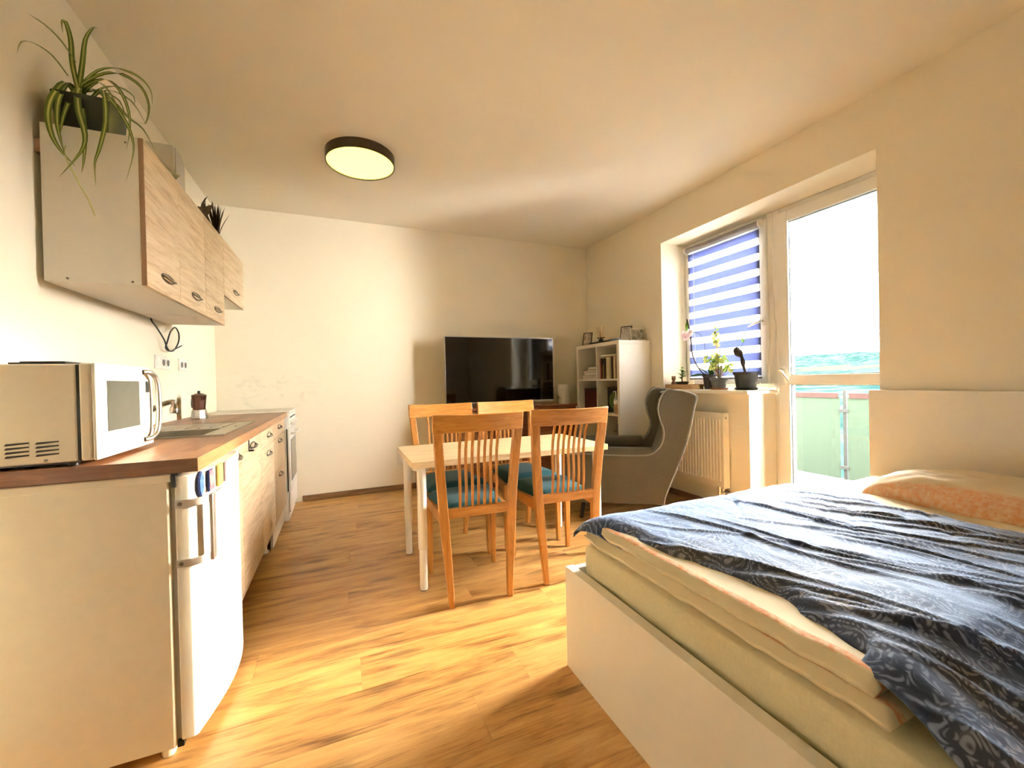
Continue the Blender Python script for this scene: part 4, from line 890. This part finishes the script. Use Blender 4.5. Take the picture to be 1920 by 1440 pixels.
# ------------------------------------------------------------------ table
tb = thing('dining_table', 'rectangular pale oak table on white round legs', 'table', (.937, 2.445, 0))
obj('tabletop', MB().box(.333, 1.543, 2.142, 2.748, .656, .690), M['table'], tb, .0015, 1, world=True)
for x, y in ((.388, 2.195), (.388, 2.695), (1.490, 2.195), (1.490, 2.695)):
    l = obj('leg', MB().lathe([(.024,.22),(.0245,.222),(.0245,.640),(.024,.642)], (x, y, 0), 20), M['whitep'], tb, world=True)
    obj('telescopic_foot', MB().lathe([(.019,.004),(.0205,.010),(.0205,.225),(.020,.226)], (x, y, 0), 20), M['whitep'], l, world=True)
    obj('rubber_cap', MB().lathe([(.016,0),(.019,.001),(.0195,.006),(.001,.0065)], (x, y, 0), 16), M['black'], l, world=True)
    obj('mount_plate', MB().lathe([(.045,.642),(.045,.6555)], (x+(.02 if x < 1 else -.02)*0, y, 0), 20), M['whitep'], l, world=True)

# ------------------------------------------------------------------ chairs
def loft(mb, secs):    # secs: list of 4-corner rings (ccw), quads between
    n = len(mb.v); k = len(secs[0]); mb.v += [p for s_ in secs for p in s_]
    mb.f += [tuple(n+i for i in range(k-1,-1,-1)), tuple(n+(len(secs)-1)*k+i for i in range(k))]
    for j in range(len(secs)-1):
        for i in range(k): mb.f.append((n+j*k+i, n+j*k+(i+1) % k, n+(j+1)*k+(i+1) % k, n+(j+1)*k+i))
    return mb
def rect(cx, cy_, z, wx, wy, sx=1): 
    return [(cx-wx/2, cy_-wy/2, z), (cx+wx/2, cy_-wy/2, z), (cx+wx/2, cy_+wy/2, z), (cx-wx/2, cy_+wy/2, z)]
def back_y(z):      # rake of the back above the seat (negative = backwards)
    u = max(0, (z-.44)/.51); return -.195-.012*u-.050*u*u
def post_x(z): return .150+.055*(z/.86)**1.15
def make_chair(label, loc, rz):
    t = thing('dining_chair', label, 'chair', loc, rz, 'slat-back dining chairs around the table')
    for s in (-1, 1):
        secs = []
        for z in (0, .06, .22, .40, .46, .55, .65, .75, .858):
            w = .026+.020*min(1, z/.35) if z < .35 else .046-.004*(z-.35)/.5
            y = -.195-.022*(1-min(1, z/.40))**1.3 if z < .44 else back_y(z)
            secs.append(rect(s*post_x(z), y, z, w, .030+.006*min(1,z/.3)))
        obj('rear_leg', loft(MB(), secs), M['beech'], t, .004, 2)
        fl = [rect(s*.190, .192, z, w, w) for z, w in ((0,.025),(.30,.034),(.425,.038))]
        obj('front_leg', loft(MB(), fl), M['beech'], t, .004, 2)
        a = (s*.172, -.185); b = (s*.190, .185); q = .011
        obj('side_rail', MB().hexa([(a[0]-q,a[1],.385),(a[0]+q,a[1],.385),(b[0]+q,b[1],.385),(b[0]-q,b[1],.385)], [(a[0]-q,a[1],.440),(a[0]+q,a[1],.440),(b[0]+q,b[1],.440),(b[0]-q,b[1],.440)]), M['beech'], t, .003)
    obj('front_rail', MB().box(-.18, .18, .182, .204, .385, .440), M['beechx'], t, .003)
    obj('back_rail', MB().box(-.160, .160, -.210, -.184, .430, .478), M['beechx'], t, .003)
    def topf(u, v): pass
    secs = []
    for i in range(13):
        u = -1+2*i/12; x = u*.229; bow = -.022*(1-u*u)
        y0 = back_y(.86)+bow; y1 = back_y(.945)+bow
        secs.append([(x, y0-.013, .857), (x, y0+.013, .857), (x, y1+.011, .943+.004*u*u), (x, y1-.011, .943+.004*u*u)])
    obj('top_rail', loft(MB(), secs), M['beechx'], t, .004, 2)
    for i in range(7):
        u = (i-3)/3; secs = []
        for k in range(9):
            z = .470+.392*k/8; x = u*(.094+.003*k/8); f = k/8
            y = (-.197)*(1-f)+(back_y(.86)-.022*(1-(u*.45)**2))*f + .016*math.sin(PI*f)-.010*math.sin(2*PI*f)
            secs.append(rect(x, y, z, .0135, .011))
        obj('slat', loft(MB(), secs), M['beech'], t, .002, 1)
    n = 14
    def cushion(u, v):
        yy = -.178+.400*v; hw = .150+.050*v; xx = (u*2-1)*hw
        e = max(0, 1-abs(u*2-1)**6)*max(0, 1-abs(v*2-1)**8)
        return (xx, yy, .445+.042*e**.45)
    mb = MB().grid(cushion, n, n); mb.add([(-.150,-.178,.4415),(.150,-.178,.4415),(.200,.222,.4415),(-.200,.222,.4415)], [(3,2,1,0)])
    obj('seat_cushion', mb, M['teal'], t, angle=80)
    return t
ch0 = make_chair('wooden slat-back chair with teal seat, nearest, left of the two facing away', (.640, 2.170, 0), math.radians(-3))
dup(ch0, (1.163, 2.178, 0), math.radians(-3), 'wooden slat-back chair with teal seat, near side, right, beside the bed')
dup(ch0, (.668, 2.672, 0), math.radians(180), 'wooden slat-back chair with teal seat, far side of the table, left')
dup(ch0, (1.173, 2.675, 0), math.radians(180), 'wooden slat-back chair with teal seat, far side of the table, below the television')

# ------------------------------------------------------------------ wing armchair
TH = math.radians(56)
ac = thing('wing_armchair', 'grey fabric wing armchair turned towards the television', 'armchair', (2.103, 2.895, 0), TH)
HW = .38
pipe = [(.072,1.015),(.045,1.004),(.02,.981),(-.006,.931),(-.018,.863),(-.005,.786),(.015,.724),(.018,.663),(-.001,.602),(-.039,.554),(-.084,.527),(-.158,.518),(-.278,.516),(-.416,.520),(-.56,.525),(-.68,.520),(-.705,.505)]
backp = [(.008,.15),(.019,.21),(.051,.294),(.096,.403),(.134,.497),(.179,.627),(.211,.763),(.234,.876),(.252,.940),(.250,.962),(.215,.980),(.144,1.002)]
def ly(t): return -t-.36
prof = [(ly(t_), z) for t_, z in backp+pipe]+[(ly(-.715),.40),(ly(-.700),.15)]
for s in (-1, 1):
    a, b = (-HW, -HW+.085) if s < 0 else (HW-.085, HW)
    sp = obj('side_panel', MB().prism(prof, 'x', a, b), M['grey'], ac, .012, 3, angle=50)
    xo = -HW if s < 0 else HW
    obj('piping', MB().tube([(xo*1.004, ly(t_), z) for t_, z in [(p.x, p.y) for p in smooth([(q[0], q[1], 0) for q in pipe], 3)]], .0055, 6), M['piping'], sp)
    obj('piping', MB().tube([(xo*1.004, ly(t_), z) for t_, z in backp], .005, 6), M['piping'], sp)
    # rounded arm pad
    secs = []
    for t_ in (-.06, -.12, -.30, -.50, -.66, -.71):
        zz = .515 if t_ < -.1 else .54
        hgt = .060 if -.68 < t_ < -.08 else .035
        secs.append([(s*(HW-.052)+.054*math.cos(q*PI/8)*(-1 if True else 1), ly(t_), zz-.02+(hgt+.02)*math.sin(q*PI/8)) for q in range(9)])
    if True:
        mbp = MB(); loft(mbp, [sec[::-1] if False else sec for sec in secs]); obj('arm_pad', mbp, M['grey'], ac, 0, angle=60)
inner = [(t_-.11 if z > .3 else t_-.10, z) for t_, z in backp if z < .95]
bpoly = [(ly(t_+ -.004), z) for t_, z in backp if z < .97]+[(ly(.13), .985), (ly(.09), .97)]+[(ly(t_), z) for t_, z in reversed(inner) if z > .25]+[(ly(-.09), .20)]
obj('backrest', MB().prism(bpoly, 'x', -HW+.085, HW-.085), M['grey'], ac, .012, 3, angle=50)
def seatc(u, v):
    x = (u*2-1)*(HW-.088); y = ly(-.10)+(.63)*v
    e = max(0, 1-abs(u*2-1)**8)*max(0, 1-abs(v*2-1)**10); return (x, y, .36+.10*e**.4)
mb = MB().grid(seatc, 14, 14)
x_ = HW-.088; mb.box(-x_, x_, ly(-.10), ly(-.73), .30, .359)
obj('seat_cushion', mb, M['grey'], ac, angle=70)
obj('seat_base', MB().box(-HW+.085, HW-.085, ly(-.05), ly(-.70), .15, .298), M['grey'], ac, .01)
for x, t_ in ((-.27,-.57),(.27,-.57),(-.27,-.02),(.27,-.02)):
    rear = t_ > -.1; dy = -.05 if rear else .03
    obj('leg', loft(MB(), [rect(x, ly(t_)+dy, 0, .026, .026), rect(x, ly(t_), .16, .044, .044)]), M['blackm'], ac, .003)

# ------------------------------------------------------------------ radiator
rd_ = thing('radiator', 'white panel radiator under the window sill', 'radiator', (2.81, 2.68, .20))
RY0, RY1, RX0, RX1, RZ0, RZ1 = 2.362, 3.04, 2.797, 2.868, .200, .803
fpn = MB(); nn = 21; pts = []
yw = (RY1-RY0-.04)/nn
for i in range(nn):
    y = RY0+.02+i*yw; pts += [(RX0+.010, y), (RX0+.010, y+yw*.22), (RX0-.001, y+yw*.36), (RX0-.001, y+yw*.72), (RX0+.010, y+yw*.86)]
pts = [(RX0+.010, RY0)]+pts+[(RX0+.010, RY1), (RX0+.022, RY1), (RX0+.022, RY0)]
fpn.prism(pts, 'z', RZ0+.055, RZ1-.05); fpn.box(RX0+.004, RX0+.022, RY0, RY1, RZ0+.004, RZ0+.055).box(RX0+.004, RX0+.022, RY0, RY1, RZ1-.05, RZ1-.004)
obj('front_panel', fpn, M['radi'], rd_, sm=False, world=True)
obj('rear_panel', MB().box(RX1-.018, RX1-.004, RY0+.004, RY1-.004, RZ0+.004, RZ1-.008), M['radi'], rd_, .003, world=True)
for y in (RY0, RY1): obj('side_cover', MB().box(RX0+.002, RX1, y-.003, y+.003, RZ0, RZ1+.002), M['radi'], rd_, .002, world=True)
tg = MB()
for i in range(34): tg.box(RX0+.012, RX1-.008, RY0+.012+i*.0205, RY0+.018+i*.0205, RZ1-.004, RZ1+.001)
tg.box(RX0+.004, RX0+.012, RY0, RY1, RZ1-.004, RZ1+.002).box(RX1-.008, RX1, RY0, RY1, RZ1-.004, RZ1+.002)
obj('top_grille', tg, M['radi'], rd_, sm=False, world=True)
obj('air_vent', MB().cyl((2.83, RY0-.022, RZ1-.035), .012, .02, 14, 'y'), M['whitep'], rd_, world=True)
vl = obj('valve', MB().cyl((2.806, RY0+.045, .150), .012, .06, 12).lathe([(.016,0),(.018,.006),(.018,.02),(.012,.026)], (2.806, RY0+.045, .15), 12, 'x').tube([(2.806,RY0+.045,.165),(2.83,RY0+.02,.165),(2.879,RY0+.02,.165)], .008, 8), M['chrome'], rd_, world=True)
obj('valve', MB().cyl((2.835, RY0+.03, .150), .011, .06, 12).tube([(2.835,RY0+.03,.165),(2.835,RY0-.035,.172)], [.013,.009], 10), M['chrome'], rd_, world=True)

# ------------------------------------------------------------------ bed
bed = thing('bed_frame', 'white bed frame with low footboard and tall flat headboard', 'bed', (1.8, .5, 0))
BY0_, BY1_ = -.385, 1.377
obj('footboard', MB().box(.782, .820, BY0_, BY1_, 0, .384), M['white'], bed, .0015, 1, world=True)
obj('headboard', MB().box(2.832, 2.872, BY0_-.02, BY1_+.02, 0, 1.0), M['white'], bed, .0015, 1, world=True)
obj('side_rail', MB().box(.8205, 2.8315, BY1_-.028, BY1_, .12, .380), M['white'], bed, .0015, 1, world=True)
obj('side_rail', MB().box(.8205, 2.8315, BY0_, BY0_+.028, .12, .380), M['white'], bed, .0015, 1, world=True)
obj('slat_deck', MB().box(.8205, 2.8315, BY0_+.028, BY1_-.028, .17, .20), M['white'], bed, world=True)
def rbox(x0, x1, y0, y1, z0, z1, r, nx=40, ny=34, nz=4, wr=.0, seed=0):
    bm = bmesh.new(); bmesh.ops.create_cube(bm, size=1.0); bmesh.ops.subdivide_edges(bm, edges=bm.edges[:], cuts=24, use_grid_fill=True)
    vs_ = []
    for v in bm.verts:
        p = Vector(((v.co.x+.5)*(x1-x0)+x0, (v.co.y+.5)*(y1-y0)+y0, (v.co.z+.5)*(z1-z0)+z0))
        q = Vector((min(max(p.x, x0+r), x1-r), min(max(p.y, y0+r), y1-r), min(max(p.z, z0+r), z1-r))); d = p-q
        if d.length > 1e-7: p = q+d.normalized()*min(r, d.length if sum(1 for c in d if abs(c) > 1e-7) == 1 else r)
        w = wr*mnoise.noise(Vector((p.x*4+seed, p.y*4, p.z*9)))
        vs_.append((p.x+w*.5, p.y+w*.5, p.z+w))
    mb = MB(); mb.v = vs_; mb.f = [tuple(v.index for v in f.verts) for f in bm.faces]; bm.free(); return mb
mt = obj('mattress', rbox(.836, 2.82, BY0_+.032, BY1_-.036, .201, .484, .035, wr=.004), M['mattress'], None, angle=180); tag(mt, 'thick mattress in an olive-cream sheet on the bed frame', 'mattress')

def wob(x, y, s, seed=0): return mnoise.noise(Vector((x*s, y*s, seed)))
DU_Y0, DU_Y1, DU_X0, DU_X1 = .43, 1.335, .842, 2.83
def duvet_fn(u, v):   # closed-ish quilt: top surface wrapping down at the rim
    x = DU_X0+(DU_X1-DU_X0)*u; y = DU_Y0+(DU_Y1-DU_Y0)*v
    return x, y
def quilt(x0, x1, y0, y1, z0, z1, nx, ny, amp, seed, name, mat, label, cat, fold=None):
    mb = MB(); r = (z1-z0)/2
    secs = []
    # rounded cross-section rim: param rows from bottom rim to top centre
    xs = [x0+(x1-x0)*i/nx for i in range(nx+1)]; ys = [y0+(y1-y0)*j/ny for j in range(ny+1)]
    def hgt(x, y):
        d = min(x-x0, x1-x, y-y0, y1-y); e = min(1, d/r); return r*math.sqrt(max(0, 1-(1-e)**2))
    top = []; bot = []
    for y in ys:
        for x in xs:
            h = hgt(x, y); w = amp*wob(x, y, 5, seed)+amp*.5*wob(x, y, 13, seed+3)
            zc = (z0+z1)/2
            k_ = max(0, 1-(x-x0)/.12); dx_ = k_*(.014*wob(y, 0, 7, seed+9)+.007*wob(y, 0, 19, seed+5)); dz_ = k_*.007*wob(y, .5, 6, seed+2)
            top.append((x+dx_, y, zc+h+w*(h/r)+dz_*(h/r))); bot.append((x+dx_, y, max(z0, zc-h)))
    w_ = nx+1; n0 = len(top)
    mb.v = top+bot
    for j in range(ny):
        for i in range(nx):
            a = j*w_+i; mb.f.append((a, a+1, a+w_+1, a+w_)); b = a+n0; mb.f.append((b, b+w_, b+w_+1, b+1))
    for i in range(nx):
        a = i; mb.f.append((a, n0+a, n0+a+1, a+1)); a = ny*w_+i; mb.f.append((a, a+1, n0+a+1, n0+a))
    for j in range(ny):
        a = j*w_; mb.f.append((a, a+w_, n0+a+w_, n0+a)); a = j*w_+nx; mb.f.append((a, n0+a, n0+a+w_, a+w_))
    o = obj(name, mb, mat, None, angle=180); tag(o, label, cat); return o
def lin(a, b, n): return [a+(b-a)*i/n for i in range(n+1)]
# duvet: folded double at the foot (two layers seen from the side)
quilt(.838, 2.82, .385, 1.335, .484, .528, 150, 90, .006, 1, 'duvet', M['duvet'], 'cream duvet with an orange stripe, lower layer spread on the mattress', 'duvet')
quilt(.842, 2.12, .41, 1.325, .524, .572, 120, 90, .008, 7, 'blanket', M['duvet'], 'cream quilt with an orange stripe, upper layer under the paisley cover', 'quilt')

# paisley bedspread: draped heightfield
edge_tab = [(1.40,.80),(1.30,.80),(1.20,.845),(1.08,.862),(.95,.875),(.87,.90),(.75,.918),(.67,.925),(.55,.90),(.48,.872),(.40,.850),(.36,.842),(.30,.826),(.15,.815),(-.38,.81)]
def xedge(y):
    for (a, xa), (b, xb) in zip(edge_tab, edge_tab[1:]):
        if y <= a and y >= b: t = (a-y)/(a-b); t = t*t*(3-2*t); return xa+(xb-xa)*t
    return .81
def xhead(y): return 1.965+.03*math.sin(y*5+.6)-.02*(y-.8)
HU, HV = 190, 240
def ridge(d, w): return math.exp(-(d/w)**2)
rdg = random.Random(11); RID = []
for i in range(40):      # long folds running diagonally towards the near head corner
    x0 = rdg.uniform(.80, 1.75); y0 = rdg.uniform(.1, 1.22); ang = math.radians(rdg.uniform(-78, -52)); L_ = rdg.uniform(.35, .95)
    RID.append((x0, y0, math.cos(ang), math.sin(ang), L_, rdg.uniform(.006,.012), rdg.uniform(.004,.010)))
for i in range(14):     # creases across
    x0 = rdg.uniform(1.2, 1.95); y0 = rdg.uniform(.15, 1.2); ang = math.radians(rdg.uniform(10, 40))
    RID.append((x0, y0, math.cos(ang), math.sin(ang), rdg.uniform(.2,.5), rdg.uniform(.006,.012), -rdg.uniform(.003,.006)))
def spread_z(x, y):
    base = .590 if y > .415 else (.590-.068*min(1, (.415-y)/.15)**1.3)
    base += .007*wob(x, y, 3.2, 21)+.004*wob(x, y*.6, 11, 22)+.0022*wob(x*.8, y*.5, 34, 23)
    for (x0, y0, cx, sy_, L_, w, a) in RID:
        dx, dy = x-x0, y-y0; s_ = dx*cx+dy*sy_
        if s_ < -.1 or s_ > L_+.1: continue
        d = -dx*sy_+dy*cx+.018*math.sin(s_*9+x0*20)
        if abs(d) > 3*w: continue
        en = min(1, max(0, (s_+.1)/.2))*min(1, max(0, (L_+.1-s_)/.2)); base += a*ridge(d, w)*en
    return base
def spread(u, v):
    y = -.34+(1.33+.34)*v
    yy = y; xe = xedge(y); xh = xhead(y); x = xe+(xh-xe)*(u**1.0)
    z = spread_z(x, yy)
    d = x-xe            # roll over the foot edge
    drop = (.060 if y > .45 else .028)*(1 if y < 1.2 else max(.45, 1-(y-1.2)/.13*.55))
    if d < .075: z -= drop*(1-d/.075)**1.7
    k = y-1.235         # roll over the window side
    if k > 0:
        kk = min(1, k/.095); z -= .060*kk**2.0; yy = 1.235+.104*math.sin(kk*PI/2)
    if u > .985: z -= .006*(u-.985)/.015
    return (x, yy, z)
so = obj('bedspread', MB().grid(spread, HU, HV), M['paisley'], None, angle=180, solid=.004)
tag(so, 'dark blue and brown paisley bedspread laid over the bed', 'bedspread')

def pillow_fn(u, v, top=True):
    # x 2.055-2.79 (depth), y .22-1.11 (length)
    a, b = u*2-1, v*2-1
    e = (max(0, 1-abs(a)**(5 if a < 0 else 3))**.5)*(max(0, 1-abs(b)**4.5)**.5)
    hx = .355*(1-.05*abs(b)**3); hy = .44*(1-.06*abs(a)**2)
    x = 2.435+hx*a+.05*(b)*(-1)*-.5; y = .675+hy*b
    w = .010*wob(x, y, 8, 40)+.008*wob(x*2, y, 14, 41)
    crease = .016*math.exp(-((a+.28-.12*b)/.10)**2)*(1 if b < .8 else .5)
    if top: return (x, y, .589+.112*e*(1-.28*a)+w*e-crease*e)
    return (x, y, .585-.002*e)
pb = MB().grid(lambda u, v: pillow_fn(u, v), 70, 80); pb.grid(lambda u, v: pillow_fn(u, v, False), 70, 80, True)
n1 = 71*81
for i in range(70):
    a = i; pb.f.append((n1+a, n1+a+1, a+1, a)); a = 80*71+i; pb.f.append((a, a+1, n1+a+1, n1+a))
for j in range(80):
    a = j*71; pb.f.append((a, a+71, n1+a+71, n1+a)); a = j*71+70; pb.f.append((n1+a, n1+a+71, a+71, a))
pb.v = [(x, y, z-.034 if x > 2.16 else z-.034) for x, y, z in pb.v]
po_ = obj('pillow', pb, M['pillow'], None, angle=180); tag(po_, 'long cream pillow with orange printed bands against the headboard', 'pillow')

# ------------------------------------------------------------------ window-sill plants
SZ = .9865
def pot(mb, c, r0, r1, h, lip=.008):
    return mb.lathe([(r0*.96,0),(r0,.004),(r1-.002,h-.022),(r1+lip*.6,h-.02),(r1+lip*.6,h),(r1-.004,h),(r1-.006,h-.02),(.001,h-.021)], (c[0], c[1], c[2]), 28)
bp = thing('bare_stem_plant', 'charcoal pot with a bare dark knotted stem, nearest on the sill', 'potted plant', (3.0, 2.305, SZ))
obj('saucer', MB().lathe([(.070,0),(.080,.004),(.084,.018),(.080,.018),(.074,.008),(.001,.008)], (3.0,2.305,SZ), 28), M['black'], bp, world=True)
obj('pot', pot(MB(), (3.0,2.305,SZ+.0085), .070, .088, .135), M['charcoal'], bp, world=True)
obj('stem', MB().tube(smooth([(3.0,2.305,SZ+.12),(3.0,2.325,SZ+.19),(3.0,2.335,SZ+.25),(3.0,2.355,SZ+.285),(3.0,2.385,SZ+.32),(3.0,2.365,SZ+.335)], 4), [.010,.010,.009,.010,.012,.016,.018,.016,.013,.012,.014,.018,.026,.030,.031,.028,.026,.024,.022,.018,.010], 10), M['stem'], bp, world=True)
lf = make_leafmat('bright_leaf', (.16,.30,.05), (.34,.48,.12)); lfd = make_leafmat('dark_leaf', (.03,.075,.02), (.07,.13,.04), .12); lfy = make_leafmat('yellow_green_leaf', (.35,.42,.08), (.60,.60,.20))
obj('twig', MB().tube([(3.0,2.35,SZ+.33),(3.0,2.325,SZ+.385)], .002, 6), M['orchidstem'], bp, world=True)
for a in range(4): obj('leaf', MB().leaf((3.0,2.325,SZ+.38), (3.0+.02*math.cos(a*1.7), 2.325+.025*math.sin(a*1.7), SZ+.40+.012*a), .009), lf, bp, world=True)
obj('twig', MB().tube([(2.985,2.275,SZ+.12),(2.98,2.26,SZ+.18)], .0015, 6), M['orchidstem'], bp, world=True)

gp = thing('leafy_plant', 'grey pot with a bushy yellow-green plant on a terracotta saucer', 'potted plant', (2.965, 2.53, SZ))
obj('saucer', MB().lathe([(.060,0),(.068,.003),(.072,.014),(.068,.014),(.062,.006),(.001,.006)], (2.965,2.53,SZ), 28), M['terra'], gp, world=True)
obj('pot', pot(MB(), (2.965,2.53,SZ+.0065), .050, .066, .095), M['greypot'], gp, world=True)
rd = random.Random(21)
for i in range(26):
    a = rd.uniform(0, 2*PI); s_ = rd.uniform(.03, .17); hh = rd.uniform(.06, .24)
    if i < 3: s_ = .02; hh = .34+.05*i; a = 1.2+i
    b0 = (2.965, 2.53, SZ+.085); mid = (2.965+.4*s_*math.cos(a), 2.53+.5*s_*math.sin(a), SZ+.085+hh*.6); e = (2.965+.55*s_*math.cos(a), 2.545+.9*s_*math.sin(a), SZ+.085+hh)
    st_ = obj('branch', MB().tube([b0, mid, e], [.0025,.002,.0012], 6), M['terra'] if i % 3 else M['orchidstem'], gp, world=True)
    for q in range(4 if i >= 3 else 9):
        f = rd.uniform(.45, 1.0) if i >= 3 else rd.uniform(.35, 1.0); p = Vector(mid)*(1-f)+Vector(e)*f if f > .3 else Vector(b0); b_ = rd.uniform(0, 2*PI)
        obj('leaf', MB().leaf(p, p+Vector((.020*math.cos(b_), .036*math.sin(b_), rd.uniform(-.015,.03))), rd.uniform(.012,.018), (-.9,rd.uniform(-.5,.5),.45), 5), (lfy, lf, lfy)[rd.randrange(3)], st_, world=True)

oc = thing('orchid', 'orchid with pale pink flowers and broad leaves in a dark pot', 'potted plant', (3.05, 2.70, SZ))
obj('pot', pot(MB(), (3.05,2.70,SZ), .045, .058, .13), plain('smoky_brown_pot', (.05,.035,.028), .35), oc, world=True)
for e, w, m_ in (((3.045,2.90,SZ+.15), .036, lfd), ((3.03,2.60,SZ+.30), .030, lfd), ((3.08,2.61,SZ+.20), .03, lfd), ((3.0,2.78,SZ+.22), .028, lfd)):
    obj('leaf', MB().leaf((3.05,2.70,SZ+.12), e, w, (0.3,0,1), 8), m_, oc, world=True)
st_ = obj('flower_stem', MB().tube(smooth([(3.05,2.70,SZ+.12),(3.03,2.715,SZ+.25),(3.02,2.72,SZ+.40),(3.01,2.755,SZ+.49),(3.0,2.82,SZ+.52),(2.99,2.88,SZ+.51)], 4), .003, 6), M['orchidstem'], oc, world=True)
pk = make_leafmat('orchid_petal', (.78,.58,.60), (.90,.82,.82), .35); pkc = plain('orchid_centre', (.45,.10,.22), .6)
for c in ((2.985,2.90,SZ+.485), (2.99,2.865,SZ+.515), (2.985,2.835,SZ+.525), (2.99,2.925,SZ+.51)):
    fl = obj('flower_centre', MB().lathe([(.001,-.006),(.006,-.003),(.006,.003),(.001,.006)], c, 10, 'x'), pkc, oc, world=True)
    for q in range(5):
        a = 2*PI*q/5+.3; obj('petal', MB().leaf((c[0]-.002,c[1],c[2]), (c[0]-.010, c[1]+.040*math.cos(a), c[2]+.040*math.sin(a)), .020, (-1,0,0), 5, .1), pk, fl, world=True)
for y_, z_ in ((2.93, .60), (2.935, .57)):
    obj('leaf', MB().leaf((3.05,2.94,SZ+.645), (3.05, y_+.03, SZ+z_-.05), .018, (-1,0,.2), 6), lf, oc, world=True)
obj('support_stake', MB().tube(smooth([(3.05,2.70,SZ+.12),(3.06,2.80,SZ+.16),(3.07,2.90,SZ+.30),(3.065,2.92,SZ+.50),(3.05,2.945,SZ+.66)], 4), .0065, 8), M['stem'], oc, world=True)

wtry = thing('wooden_tray', 'shallow wooden tray on the window sill', 'tray', (2.965, 2.90, SZ))
obj('base', MB().box(2.90, 3.03, 2.755, 3.075, SZ, SZ+.006), M['traywood'], wtry, .001, world=True)
obj('rim', MB().box(2.895, 2.90, 2.75, 3.08, SZ, SZ+.045).box(3.03, 3.035, 2.75, 3.08, SZ, SZ+.045).box(2.90, 3.03, 2.75, 2.755, SZ, SZ+.045).box(2.90, 3.03, 3.075, 3.08, SZ, SZ+.045), M['traywood'], wtry, .001, world=True)
jp = thing('small_succulent', 'small jade succulent in a black dish standing in the wooden tray', 'potted plant', (2.955, 2.925, SZ+.006))
obj('dish', MB().lathe([(.040,0),(.044,.03),(.058,.05),(.062,.065),(.057,.065),(.05,.052),(.001,.052)], (2.955,2.925,SZ+.0065), 24), M['black'], jp, world=True)
obj('trunk', MB().tube([(2.955,2.925,SZ+.055),(2.957,2.928,SZ+.10),(2.953,2.92,SZ+.16)], [.006,.005,.003], 8), M['stem'], jp, world=True)
rd = random.Random(9)
for i in range(26):
    f = rd.uniform(.09,.20); a = rd.uniform(0, 2*PI); r_ = .045*(1-abs(f-.14)/.09)+.012
    obj('leaf', MB().leaf((2.955,2.924,SZ+f), (2.955+r_*math.cos(a), 2.924+r_*math.sin(a), SZ+f+.022), .011, (0,0,1), 5, .3), lfd if i % 3 else lf, jp, world=True)
fg = thing('bear_figurine', 'tiny brown bear figurine at the end of the wooden tray', 'figurine', (2.955, 3.03, SZ+.006))
def ball(c, r, sz=1.0, n=12): return MB().lathe([(max(.0005, r*math.sin(PI*i/8)), -r*sz*math.cos(PI*i/8)) for i in range(9)], c, n)
brn = plain('brown_bear', (.24,.11,.05), .8)
fgb = obj('body', ball((2.955,3.03,SZ+.045), .024, 1.6), brn, fg, world=True); fh = obj('head', ball((2.955,3.03,SZ+.098), .021), brn, fg, world=True)
for s in (-1, 1): obj('ear', ball((2.955,3.03+s*.016,SZ+.116), .009), brn, fh, world=True)
st3 = thing('pebble', 'smooth dark pebble in the wooden tray beside the succulent', 'pebble', (2.955, 2.83, SZ+.006)); obj('stone', ball((2.955,2.83,SZ+.0265), .034, .6), M['charcoal'], st3, world=True)
